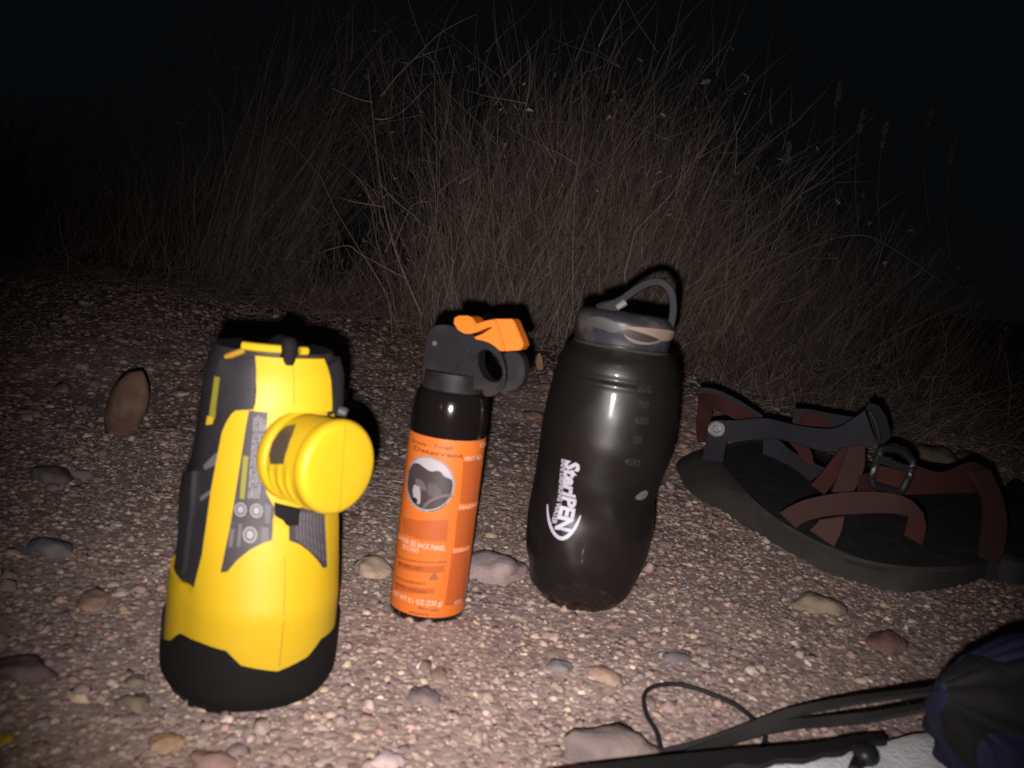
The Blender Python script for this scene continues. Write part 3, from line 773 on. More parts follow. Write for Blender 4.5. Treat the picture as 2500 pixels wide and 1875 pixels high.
    disc(.95*Rr, .02*Rr, .05*Rr, .34*Rr, 0, pic_bk, 'dark_edge', 0.00065, 16)
    disc(-.25*Rr, -.05*Rr, .30*Rr, .16*Rr, -.5, pic_md, 'fur_patch', 0.00065, 16, .4, 2)
    disc(.3*Rr, -.2*Rr, .35*Rr, .2*Rr, -.8, mat('fur_grey', (.085,.068,.07), .5, var=.3, vscale=200), 'fur_patch', 0.00062, 16, .5, 5)
    disc(-.36*Rr, -.45*Rr, .19*Rr, .36*Rr, .3, mat('muzzle_grey', (.36,.31,.33), .5, var=.2), 'muzzle', 0.0007, 18, .3, 3)
    disc(-.42*Rr, -.72*Rr, .14*Rr, .11*Rr, 0, pic_bk, 'nose', 0.0008, 14)
    # swoosh along the picture's lower right
    sw = [(.95, -.28), (.62, -.34), (.3, -.5), (.05, -.75), (-.05, -.95)]
    sw = catmull([Vector((a, b, 0)) for a, b in sw], 6)
    A = [Cn.pt(cu+p.x*Rr/r, cz+(p.y+.05)*Rr, 0.0008) for p in sw]; Bq = [Cn.pt(cu+(p.x+.06)*Rr/r, cz+(p.y-.06)*Rr, 0.0008) for p in sw]
    v, f = ribbon(A, Bq, 0.0001); mk('swoosh', v, f, pic_md, lab)
    ringtx = 'NORTH AMERICA LARGE PREDATOR DEFENSE'
    # beads of the lettered rim
    V, F = [], []
    for k in range(64):
        a = math.radians(-35+k*5.0)
        if 150 < (math.degrees(a) % 360) < 195: continue
        for s0 in (0,):
            q = [(1.0, -.022), (1.0, .022), (1.055, .022), (1.055, -.022)]; b0 = len(V)
            for rr_, da in q: V.append(Cn.pt(cu+Rr*rr_*math.cos(a+da)/r, cz+Rr*rr_*math.sin(a+da), 0.0006))
            F.append([b0, b0+1, b0+2, b0+3])
    mk('rim_lettering', V, F, pic_wh, lab, None)
    # ---- valve collar and actuator head
    rc_ = rn*1.0
    hc = Polar(O, X, Y, Z, lambda u, z: interp([(zn-.004, rc_*1.0), (zn+.006, rc_*.985), (zn+.012, rc_*.96)], z), zn-.004, zn+.02)
    v, f = hc.loft([zn-.003, zn-.002, zn+.004, zn+.011, zn+.012], 64); hd = mk('valve_collar', v, f, greyp, t, 40)
    d0 = dep(O+Z*zn) - 0.010
    Np = (ray(1140, 880)).normalized(); Np = (Np - Z*Np.dot(Z)).normalized()     # looking direction, horizontal
    yaw = R(-22); Hx = (Matrix.Rotation(yaw, 3, Z) @ Z.cross(Np)).normalized()
    if Hx.dot(RT) < 0: Hx = -Hx
    Hn = Hx.cross(Z).normalized();  Hn = Hn if Hn.dot(FW) < 0 else -Hn           # towards the viewer
    oc = O+Z*(zn+0.012)+Hn*0.010
    def loc(px, py):   # pixel -> (x,z) in the head's own front plane
        r_ = ray(px, py); tt = (oc-CAM).dot(Hn)/r_.dot(Hn); p = CAM+r_*tt-oc; return p.dot(Hx), p.dot(Z)
    head = [(1031,948),(1031,925),(1034,880),(1039,835),(1047,812),(1060,797),(1080,792),(1110,797),(1133,811),(1165,822),(1190,830),(1210,845),(1222,862),(1232,885),(1236,912),(1234,935),(1226,952),(1206,966),(1190,968),(1182,966),(1178,958),(1181,950)]
    hole = [(1168,862),(1176,853),(1190,853),(1204,861),(1216,876),(1225,896),(1227,916),(1221,930),(1208,935),(1190,930),(1177,916),(1169,898),(1166,880)]
    # outline joined to the hole by a thin slit so that it stays one closed loop
    ho = [loc(*p) for p in hole]; he = [loc(*p) for p in head]
    def solid(outer, holes, N, th, off0=0):
        pts = [Vector(p) for p in outer]; edges = [(i, (i+1) % len(outer)) for i in range(len(outer))]
        for h in holes:
            b0 = len(pts); pts += [Vector(p) for p in h]; edges += [(b0+i, b0+(i+1) % len(h)) for i in range(len(h))]
        vv, ee, ff, _, _, _ = delaunay_2d_cdt(pts, edges, [], 1, 1e-7)
        def inp(P, x, y):
            c = False
            for i in range(len(P)):
                a = P[i]; b = P[i-1]
                if (a[1] > y) != (b[1] > y) and x < (b[0]-a[0])*(y-a[1])/(b[1]-a[1])+a[0]: c = not c
            return c
        fin = []
        for q in ff:
            cx_ = sum(vv[i].x for i in q)/len(q); cy_ = sum(vv[i].y for i in q)/len(q)
            if inp(outer, cx_, cy_) and not any(inp(h, cx_, cy_) for h in holes): fin.append(list(q))
        bm = bmesh.new(); bv = [bm.verts.new(oc+Hx*p.x+Z*p.y+N*(off0)) for p in vv]
        for q in fin: bm.faces.new([bv[i] for i in q])
        bmesh.ops.dissolve_limit(bm, angle_limit=0.01, verts=bm.verts, edges=bm.edges) if not holes else None
        r_ = bmesh.ops.extrude_face_region(bm, geom=list(bm.faces))
        bmesh.ops.translate(bm, verts=[x for x in r_['geom'] if isinstance(x, bmesh.types.BMVert)], vec=-N*th)
        bmesh.ops.recalc_face_normals(bm, faces=bm.faces)
        caps = [e for e in bm.edges if len(e.link_faces) == 2 and (abs(e.link_faces[0].normal.dot(N)) > .9) != (abs(e.link_faces[1].normal.dot(N)) > .9)]
        try: bmesh.ops.bevel(bm, geom=caps, offset=0.0009, segments=2, affect='EDGES', clamp_overlap=True)
        except Exception: pass
        bm.verts.ensure_lookup_table(); bm.verts.index_update()
        V = [x.co.copy() for x in bm.verts]; F = [[q.index for q in x.verts] for x in bm.faces]; bm.free(); return V, F
    v, f = solid(smooth_poly(he, 1), [smooth_poly(ho, 1)], Hn, 0.013); hb = mk('actuator_head', v, f, greyp, t, 40)
    # raised cheek panel and ridges
    ck = [loc(*p) for p in [(1047,905),(1050,850),(1058,822),(1090,820),(1125,838),(1160,850),(1150,870),(1128,880),(1118,905),(1120,930),(1100,926),(1070,915)]]
    v, f = solid(smooth_poly(ck, 1), [], Hn, 0.002, 0.0012); mk('cheek_panel', v, f, greyp, hb, 40)
    v, f = tube([oc+Hx*loc(1064,838)[0]+Z*loc(1064,838)[1]+Hn*q for q in (0.000, 0.0022)], 0.0017, 12); mk('pin', v, f, mat('pin_grey', (.09,.085,.085), .6), hb)
    def line(pp, rad, nm, mt, o2):
        cc = catmull([oc+Hx*loc(*p)[0]+Z*loc(*p)[1]+Hn*o2 for p in pp], 6); v, f = tube(cc, rad, 8); mk(nm, v, f, mt, hb)
    line([(1045,905),(1065,915),(1095,924),(1124,933)], 0.0008, 'ridge', greyp, 0.0008)
    line([(1120,932),(1116,912),(1119,895)], 0.0008, 'ridge', greyp, 0.0014)
    line([(1152,880),(1160,872),(1170,864)], 0.0012, 'ridge', greyp, 0.001)
    # outer finger guard: ring in front of the trigger, bulging to the right side
    gd = [(1224,862),(1252,858),(1268,868),(1276,890),(1277,920),(1266,945),(1240,957),(1215,962),(1222,950),(1233,930),(1236,905),(1232,882)]
    v, f = solid(smooth_poly([loc(*p) for p in gd], 1), [], Hn, 0.012, -0.0030); mk('finger_guard', v, f, greyp, hb, 40)
    line([(1222,862),(1229,885),(1233,910),(1229,935),(1214,952)], 0.0010, 'guard_rim', greyp, 0.0008)
    # orange safety clip
    cl = [(1110,790),(1112,776),(1122,771),(1143,771),(1155,776),(1165,791),(1186,784),(1204,780),(1212,783),(1219,800),(1226,825),(1233,850),(1232,857),(1222,856),(1210,845),(1195,836),(1180,831),(1164,828),(1160,823),(1180,815),(1202,801),(1202,797),(1192,800),(1165,811),(1150,815),(1135,814),(1121,806)]
    v, f = solid([loc(*p) for p in cl], [], Hn, 0.019, 0.0022); mk('safety_clip', v, f, orangep, t, 40)
    c2 = [(1204,779),(1248,779),(1254,785),(1275,836),(1276,845),(1268,855),(1236,857),(1228,856),(1222,830),(1212,795)]
    v, f = solid([loc(*p) for p in c2], [], Hn, 0.014, -0.0006); mk('clip_tab', v, f, orangep, t, 40)
build_can()

# ================================================================== BOTTLE
def glassy(name, tint, fac):
    mt = bpy.data.materials.new(name); mt.use_nodes = True; n = mt.node_tree.nodes; l = mt.node_tree.links
    b = n['Principled BSDF']; b.inputs['Base Color'].default_value = (0.018, 0.015, 0.015, 1); b.inputs['Roughness'].default_value = 0.17
    b.inputs['Specular IOR Level'].default_value = 0.65; b.inputs['Coat Weight'].default_value = 0.35; b.inputs['Coat Roughness'].default_value = 0.12
    tc = n.new('ShaderNodeTexCoord'); nz = n.new('ShaderNodeTexNoise'); nz.inputs['Scale'].default_value = 40; nz.inputs['Detail'].default_value = 6
    l.new(tc.outputs['Object'], nz.inputs['Vector'])
    mr = n.new('ShaderNodeMapRange'); mr.inputs[1].default_value = .35; mr.inputs[2].default_value = .7; mr.inputs[3].default_value = .34; mr.inputs[4].default_value = .50
    l.new(nz.outputs['Fac'], mr.inputs[0]); l.new(mr.outputs[0], b.inputs['Roughness'])
    t = n.new('ShaderNodeBsdfTransparent'); t.inputs[0].default_value = (*tint, 1)
    mx = n.new('ShaderNodeMixShader'); mx.inputs[0].default_value = fac
    l.new(b.outputs[0], mx.inputs[1]); l.new(t.outputs[0], mx.inputs[2]); l.new(mx.outputs[0], n['Material Output'].inputs['Surface'])
    return mt
def build_bottle():
    O = G(1411, 1458); O.z -= 0.001
    az = math.atan2(-O.x, O.y)
    X, Y, Z = axes_from(az, lean_right=R(1.4), lean_back=R(0.5))
    keep_off.append((O.x, O.y, 0.055))
    prs = [((1312,1446),(1508,1474)), ((1290,1424),(1532,1456)), ((1281,1385),(1553,1418)), ((1276,1335),(1574,1375)), ((1284,1260),(1594,1300)), ((1300,1180),(1600,1222)), ((1307,1135),(1613,1178)),
           ((1316,1062),(1643,1106)), ((1328,1000),(1652,1040)), ((1344,940),(1656,982)), ((1356,896),(1657,942)), ((1362,874),(1655,918)), ((1376,856),(1650,900)), ((1394,842),(1640,886))]
    tab = profile(O, Z, prs)
    # centre line drift becomes part of the radius only through the mean, so keep the mean radii
    dr = drift(O, Z, prs)
    z0 = tab[0][0]; tab = [(z-z0+0.0, r*.985) for z, r in tab]; dr = [(z-z0+.003, q) for z, q in dr]
    O2 = O + Z*0.0
    zt = tab[-1][0]
    rb = tab[0][1]
    tab = [(0, rb*0.90), (0.0015, rb*0.97)] + [(z+0.003, r) for z, r in tab]
    def sm(z):
        return (interp(tab, z-0.003)+interp(tab, z)+interp(tab, z+0.003))/3
    zg = [None]
    def Rf(u, z):
        r = sm(z)
        if zg[0]: r -= .0016*math.exp(-((z-zg[0])/.0013)**2) - .0010*math.exp(-((z-zg[0]+.004)/.002)**2)
        r += interp(dr, z)*math.sin(u)
        # diagonal swirl dents round the lower half
        ph = (u*3 + z*38)
        k = sstep(0.012, 0.035, z)*sstep(0.105, 0.075, z)
        r -= 0.0052*k*max(0, math.sin(ph-0.9))**1.3
        return r
    B = Polar(O2, X, Y, Z, Rf, 0, zt+0.004)
    zg[0] = B.hit(1500, 930)[1]
    t = thing('water_bottle', 'smoky black water bottle with white lettering and a loop lid, right of the orange can', 'bottle', O)
    smoke = glassy('smoky_plastic', (.40, .34, .30), 0.48)
    n = 110; v, f = B.loft([ (zt+0.004)*k/n for k in range(n+1)], 96, 0, cap=False)
    f.append(list(range(96))[::-1])
    mk('bottle_body', v, f, smoke, t, 60)
    # neck
    nk = profile(O2, Z, [((1404,832),(1640,868)), ((1410,815),(1640,850))]); rn = nk[0][1]*0.95; zk = zt+0.004
    zl = profile(O2, Z, [((1408,828),(1636,880))])[0][0]-z0+0.003
    Nk = Polar(O2, X, Y, Z, lambda u, z: rn, zk-0.002, zk+0.02)
    v, f = Nk.loft([zk-0.006, zk, zl+0.004], 72, 0, cap=False); mk('neck', v, f, smoke, t)
    for dz in (0.0005,):
        Rg = Polar(O2, X, Y, Z, lambda u, z: rn+0.0012*math.cos((z-zk-dz)/0.0014*math.pi/2) if abs(z-zk-dz) < .0014 else rn, zk, zk+.02)
        v, f = Rg.loft([zk+dz-.0014+.0028*k/6 for k in range(7)], 72, 0.0002); mk('neck_ring', v, f, mat('smoky_ring', (.045,.042,.034), .25, coat=.3), t)
    # lid
    rl = 119/FPX*dep(O2+Z*(zk+.02)); zA = max(zl, zk+.002)
    LT = [(0, rl*.955), (.001, rl*.97), (.010, rl*1.0), (.017, rl*1.02), (.0195, rl*1.0), (.0225, rl*.93), (.0245, rl*.82), (.030, rl*.2)]
    Ld = Polar(O2+Z*zA, X, Y, Z, lambda u, z: interp(LT, z)+0.0007*math.sin(u*3+z*150)*sstep(.002, .012, z), 0, .030)
    v, f = Ld.loft([0, .001]+[.0245*k/20 for k in range(1, 21)], 96); lid = mk('lid', v, f, lidm, t, 40)
    # dusty ledge and oval recess on the front right of the lid
    def onlid(pix, mt, nm, o2, th=.001):
        v, f = Ld.patch(Ld.pixpoly(pix), o2, th, .003); mk(nm, v, f, mt, lid)
    onlid(smooth_poly([(1512,797),(1545,797),(1590,801),(1650,808),(1652,822),(1620,836),(1590,820),(1545,806)], 1), dustm, 'dust_ledge', .0006)
    onlid(smooth_poly([(1515,808),(1530,806),(1550,808),(1595,822),(1610,830),(1585,838),(1550,830),(1530,820)], 2), mat('recess_dark', (.03,.024,.024), .6), 'recess', .0010)
    onlid(smooth_poly([(1520,812),(1535,824),(1560,834),(1590,836),(1612,828),(1606,836),(1580,842),(1550,839),(1530,828)], 1), mat('recess_edge', (.16,.125,.125), .7, var=.2), 'recess_edge', .0014)
    onlid(smooth_poly([(1430,775),(1470,772),(1500,785),(1520,805),(1500,815),(1470,803),(1435,795)], 1), mat('lid_scuff', (.065,.06,.062), .55, var=.3), 'scuff', .0006)
    # carrying loop
    dl = dep(O2+Z*(zA+.03))
    path = [(1470,765),(1505,742),(1540,716),(1572,696),(1600,688),(1622,694),(1638,714),(1643,742),(1642,770),(1636,795)]
    cc = catmull([at_depth(a, b, dl-0.004) for a, b in path], 6); N = len(cc)
    view = (cc[N//2]-CAM).normalized(); side = view
    V, F = [], []
    for i, p in enumerate(cc):
        tg = (cc[min(i+1, N-1)]-cc[max(i-1, 0)]).normalized(); nn = tg.cross(side).normalized()
        wd = 0.0105; th = 0.0030
        k = i/(N-1); th *= 1+1.6*sstep(.18, 0, k)
        for a, b in ((-1, -.75), (-.85, -1), (.85, -1), (1, -.75), (1, .75), (.85, 1), (-.85, 1), (-1, .75)):
            V.append(p + side*(wd*a) + nn*(th*b))
    for i in range(N-1):
        for k in range(8): F.append([i*8+k, i*8+(k+1) % 8, (i+1)*8+(k+1) % 8, (i+1)*8+k])
    F.append(list(range(8))); F.append([(N-1)*8+k for k in range(8)][::-1])
    mk('loop_handle', V, F, handm, t, 40)
    p0 = at_depth(1505, 752, dl-.016); p1 = at_depth(1526, 738, dl-.016)
    v, f = tube([p0, (p0+p1)/2, p1], .0022, 10, 1.2); mk('handle_scuff', v, f, mat('scuffed_grey', (.16,.155,.15), .6, var=.3), t)
    # white wordmark, reading downwards
    v, f = B.text('SteriPEN', (1383,1122), (1357,1292), .0108, .0006, bold=0.045)
    # baseline to the left: letters stand towards the right
    mk('lettering', v, f, whitem, t, None, 'white wordmark printed vertically')
    v, f = B.text('SAFE DRINKING WATER', (1373,1119), (1348,1278), .0036, .0006, bold=0.05); mk('lettering', v, f, mat('grey_ink', (.38,.35,.42), .5), t, None)
    sw = [(1338,1231),(1339,1255),(1345,1283),(1356,1304),(1371,1314),(1386,1309),(1401,1293),(1412,1273),(1418,1258)]
    hp = [B.hit(*p) for p in sw]; cc = catmull([Vector((u*.045, z, 0)) for u, z in hp], 6); A, Bq = [], []
    for i, p in enumerate(cc):
        k = i/(len(cc)-1); wd = .0011*(.35+.9*math.sin(math.pi*k)**.7)
        tg = (cc[min(i+1, len(cc)-1)]-cc[max(i-1, 0)]).normalized(); nn = Vector((-tg.y, tg.x, 0))
        a = p+nn*wd; b = p-nn*wd
        A.append(B.pt(a.x/.045, a.y, .0006)); Bq.append(B.pt(b.x/.045, b.y, .0006))
    v, f = ribbon(A, Bq, .0002); mk('swoosh', v, f, whitem, t)
    # embossed graduations
    emb = mat('embossed_mark', (.030,.028,.028), .35)
    for s_, a, b in (('800', (1556,956), (1590,960)), ('700', (1556,994), (1582,998)), ('600', (1548,1034), (1582,1036)), ('500', (1545,1082), (1566,1082)), ('400', (1520,1132), (1558,1140))):
        v, f = B.text(s_, a, b, .0052, .0005, bold=.01); mk('graduation', v, f, emb, t, None)
    # scuffs
    v, f = B.patch(B.pixpoly(smooth_poly([(1548,1215),(1572,1196),(1583,1200),(1576,1216),(1560,1222)], 1)), .0003, .0003, .003); mk('scuff', v, f, mat('scuff_grey', (.12,.115,.11), .6, var=.4), t)
build_bottle()

# ================================================================== SANDALS
def c7(a, b): return (1620+.3978*a, 900+.3978*b)
def build_sandals():
    t = thing('sandal', 'dark rubber sandal with red and grey webbing straps lying right of the black bottle', 'sandal', G(1958, 1365))
    keep_off.append((0.33, 0.85, 0.16)); keep_off.append((0.42, 0.72, 0.12))
    zf = 0.030
    inner = [(360,560),(450,680),(580,820),(720,950),(900,1060),(1050,1130),(1200,1195),(1400,1235),(1600,1245),(1850,1235),(1960,1180),(2060,1080),(2080,930),(2020,760),(1900,650),(1700,600),(1500,590),(1250,590),(1000,540),(800,480),(600,455),(450,475),(370,510)]
    outer = [(65,575),(100,690),(200,790),(400,905),(600,1025),(850,1175),(1050,1272),(1250,1335),(1500,1372),(1800,1342),(1985,1280),(2110,1130),(2120,940),(2060,740),(1920,620),(1700,575),(1500,560),(1250,560),(1000,510),(800,450),(600,425),(330,440),(120,470)]
    n = len(inner)
    I = [at_z(*c7(*p), zf) for p in inner]
    def gz(p): q = G(*c7(*p)); return q
    Ob = []
    for k, p in enumerate(outer):
        if k <= 10: q = gz(p); q.z = max(q.z, 0)-.002
        else: q = at_z(*c7(*p), zf*.7); q.z = 0.0
        Ob.append(q)
    # ring in the middle of the side wall, slightly proud
    Mb = [(a*0.35+b*0.65)+Vector((0, 0, .009)) for a, b in zip(I, Ob)]
    Tp = [(a*0.88+b*0.12)+Vector((0, 0, .006)) for a, b in zip(I, Ob)]
    rings = [Ob, Mb, Tp, I]
    rings = [catmull(r_, 5, True) for r_ in rings]; m_ = len(rings[0]); V = [p for r_ in rings for p in r_]; F = []
    for j in range(3):
        for i in range(m_): F.append([j*m_+i, j*m_+(i+1) % m_, (j+1)*m_+(i+1) % m_, (j+1)*m_+i])
    mk('sole', V, F, solem, t, 60)
    Ic = [p+Vector((0, 0, 0.0005)) for p in rings[3]]; c = sum(Ic, Vector())/len(Ic)
    V = list(Ic)+[c+(p-c)*.6-Vector((0, 0, .003)) for p in Ic]+[c-Vector((0, 0, .004))]; m2 = len(Ic)
    F = [[i, (i+1) % m2, m2+(i+1) % m2, m2+i] for i in range(m2)]+[[m2+i, m2+(i+1) % m2, 2*m2] for i in range(m2)]
    mk('footbed', V, F, footb, t, 60)
    rimp = [rings[2][i]+Vector((0, 0, -.0005)) for i in range(len(rings[2])) if 5*5 <= i <= 5*10]
    v, f = tube(rimp, .0022, 8); mk('sole_rim', v, f, mat('glossy_rim', (.05,.048,.046), .22, .6), t)
    def strap(nm, A, B_, dA, dB, mt, th=.0022, n_=5, label=None):
        """edges in crop pixels; dA/dB: camera depths along the edges"""
        def lerp(d, i, m): return d if not isinstance(d, (list, tuple)) else interp([(k/(len(d)-1), d[k]) for k in range(len(d))], i/(m-1))
        a = catmull([at_depth(*c7(*p), lerp(dA, i, len(A))) for i, p in enumerate(A)], n_)
        b = catmull([at_depth(*c7(*p), lerp(dB, i, len(B_))) for i, p in enumerate(B_)], n_)
        v, f = ribbon(a, b, th); return mk(nm, v, f, mt, t, 50, label)
    dh = .93
    strap('heel_strap', [(205,450),(203,330),(215,215),(225,135),(330,150),(470,220),(600,300),(680,335)], [(275,450),(280,360),(290,300),(305,250),(360,270),(430,305),(520,330),(620,350)], [.90,.92,.93,.94,.95,.95,.94,.93], [.90,.92,.93,.94,.95,.95,.94,.93], redw, label='red heel strap')
    strap('heel_strap_lining', [(212,170),(228,118),(340,135),(480,205),(610,290)], [(215,205),(232,150),(335,165),(470,232),(590,308)], .936, .936, greyw)
    strap('ankle_strap', [(240,560),(262,440),(275,340),(330,318),(430,320),(620,308),(760,340),(900,365),(1050,370),(1170,305),(1235,255)], [(365,570),(380,480),(395,430),(400,440),(425,455),(560,435),(700,430),(830,465),(1000,510),(1160,500),(1310,470)],
          [.87,.885,.895,.89,.885,.875,.86,.845,.83,.82,.815], [.865,.88,.885,.885,.88,.87,.855,.84,.825,.815,.81], greyw, .003, label='grey padded ankle strap')
    strap('far_strap', [(800,245),(900,250),(1000,270),(1180,300)], [(790,330),(850,355),(1000,370),(1100,370)], .93, .93, greyw)
    strap('far_red_strap', [(865,275),(950,270),(1030,345)], [(822,352),(900,352),(1030,352)], .922, .922, redw)
    strap('under_strap', [(770,452),(890,490),(925,600)], [(815,500),(850,560),(880,580)], .86, .86, redw)
    strap('side_lining', [(610,440),(700,440),(800,520),(1000,620)], [(610,520),(700,560),(800,610),(900,690)], .865, .855, greyw)
    strap('instep_strap', [(1080,490),(1000,600),(905,715)], [(1150,480),(1080,640),(985,772)], [.80,.80,.80], [.80,.80,.80], redw, .0025)
    strap('instep_strap', [(1135,480),(1090,600),(1030,760)], [(1235,470),(1225,620),(1165,755)], [.795,.79,.785], [.795,.79,.785], darkredw, .0025)
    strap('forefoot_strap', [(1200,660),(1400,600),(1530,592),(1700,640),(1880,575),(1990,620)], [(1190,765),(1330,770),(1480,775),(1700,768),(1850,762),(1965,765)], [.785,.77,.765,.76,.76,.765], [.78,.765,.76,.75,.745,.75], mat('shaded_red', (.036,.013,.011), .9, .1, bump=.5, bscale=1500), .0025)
    strap('toe_strap', [(715,885),(790,840),(900,798),(1120,762),(1350,762),(1500,800),(1595,890)], [(815,978),(850,950),(900,930),(1010,905),(1200,892),(1400,888),(1530,912)], [.765,.76,.755,.745,.735,.73,.735], [.755,.752,.75,.742,.732,.727,.73], darkredw, .0028, label='dusty red toe strap')
    strap('toe_strap_end', [(1500,900),(1492,960),(1478,1025)], [(1592,892),(1612,980),(1590,1085)], [.732,.73,.728], [.73,.722,.715], redw, .0025)
    strap('toe_strap_end', [(960,925),(930,960),(900,990)], [(1110,905),(1090,1000),(1050,1090)], [.75,.752,.755], [.745,.742,.74], mat('brown_webbing', (.070,.038,.034), .9, .1, bump=.5, bscale=1500), .0025)
    strap('front_strap', [(1880,640),(1945,760),(1962,880),(1950,1000),(1930,1140)], [(2000,620),(2070,780),(2100,900),(2098,1040),(2060,1200)], [.75,.735,.72,.705,.69], [.76,.74,.725,.71,.69], mat('faded_red', (.048,.026,.023), .9, .1, bump=.5, bscale=1500), .0025)
    # round metal emblem
    v, f = tube([at_depth(*c7(325,370), .883), at_depth(*c7(325,370), .880)], .0085, 24); em = mk('emblem', v, f, mat('emblem_base', (.07,.07,.075), .5), t)
    rg = [at_depth(*c7(325+48*math.cos(a/20*6.283), 370+44*math.sin(a/20*6.283)), .8795) for a in range(20)]
    v, f = tube(rg+[rg[0]], .0008, 6); mk('emblem_ring', v, f, metalm, em)
    rg = [at_depth(*c7(325+24*math.cos(a), 370+22*math.sin(a)), .8795) for a in (-.5, .2, 1, 2, 3, 4, 4.6)]
    v, f = tube(catmull(rg, 4), .0008, 6); mk('emblem_mark', v, f, metalm, em)
    # buckles
    def frame(pix, d, rad, nm, bar=None):
        P = [at_depth(*c7(*p), d) for p in pix]; rgp = catmull(P, 5, True); rgp.append(rgp[0])
        pieces = [tube(rgp, rad, 8)]
        v, f = join(pieces); b_ = mk(nm, v, f, buckm, t)
        if bar:
            v, f = ribbon([at_depth(*c7(*p), d-.001) for p in bar[0]], [at_depth(*c7(*p), d-.001) for p in bar[1]], .004); mk('buckle_bar', v, f, buckm, b_)
        return b_
    frame([(1345,495),(1440,500),(1520,560),(1522,600),(1500,680),(1450,755),(1370,738),(1280,705),(1290,620),(1320,540)], .752, .0038, 'buckle', ([(1335,535),(1510,600)], [(1320,580),(1500,640)]))
    v, f = ribbon([at_depth(*c7(*p), .754) for p in [(1312,590),(1500,640)]], [at_depth(*c7(*p), .754) for p in [(1300,690),(1455,735)]], .002); mk('buckle_webbing', v, f, redw, t)
    prism = [(1240,230),(1275,212),(1320,225),(1365,290),(1392,380),(1388,430),(1345,470),(1310,455),(1290,380),(1262,300)]
    d = .80; P = [at_depth(*c7(*p), d) for p in prism]; Q = [at_depth(*c7(*p), d+.018) for p in prism]; k = len(P)
    V = P+Q; F = [list(range(k)), list(range(k, 2*k))[::-1]]+[[i, (i+1) % k, k+(i+1) % k, k+i] for i in range(k)]
    mk('side_release_buckle', V, F, buckm, t, 30)
    rod = catmull([at_depth(*c7(*p), .797) for p in [(1262,260),(1300,330),(1325,440)]], 5); v, f = tube(rod, .002, 8); mk('buckle_tongue', v, f, greyp, t)
    # the second sandal
    t2 = thing('sandal', 'second black sandal cut off by the right edge beside the toe of the first', 'sandal', G(2480, 1380))
    keep_off.append((0.50, 0.70, 0.10))
    o2 = [(1960,1285),(2060,1310),(2212,1335),(2420,1330),(2560,1200),(2540,980),(2400,840),(2212,810),(2120,780),(2030,900),(1990,1100)]
    low = [G(*c7(*p)) for p in o2]; d_ = .024
    lowv = catmull(low, 5, True); hi = [Vector((p.x, p.y, p.z+d_)) for p in lowv]; c = sum(hi, Vector())/len(hi)
    hi2 = [c+(p-c)*.96+Vector((0, 0, .003)) for p in hi]; m_ = len(lowv)
    V = lowv+hi+hi2; F = []
    for j in range(2):
        for i in range(m_): F.append([j*m_+i, j*m_+(i+1) % m_, (j+1)*m_+(i+1) % m_, (j+1)*m_+i])
    mk('sole', V, F, footb, t2, 50)
    V = [p+Vector((0, 0, .0003)) for p in hi2]+[c]; mk('footbed', V, [[i, (i+1) % m_, m_] for i in range(m_)], footb, t2)
    q1 = [at_z(2460, 1210, .03), at_z(2490, 1190, .055), at_z(2540, 1200, .06), at_z(2600, 1260, .03)]
    q1 = catmull(q1, 5); v, f = ribbon(q1, [p+Vector((.0, -.022, -.002)) for p in q1], .0025); mk('strap', v, f, greyw, t2)
build_sandals()

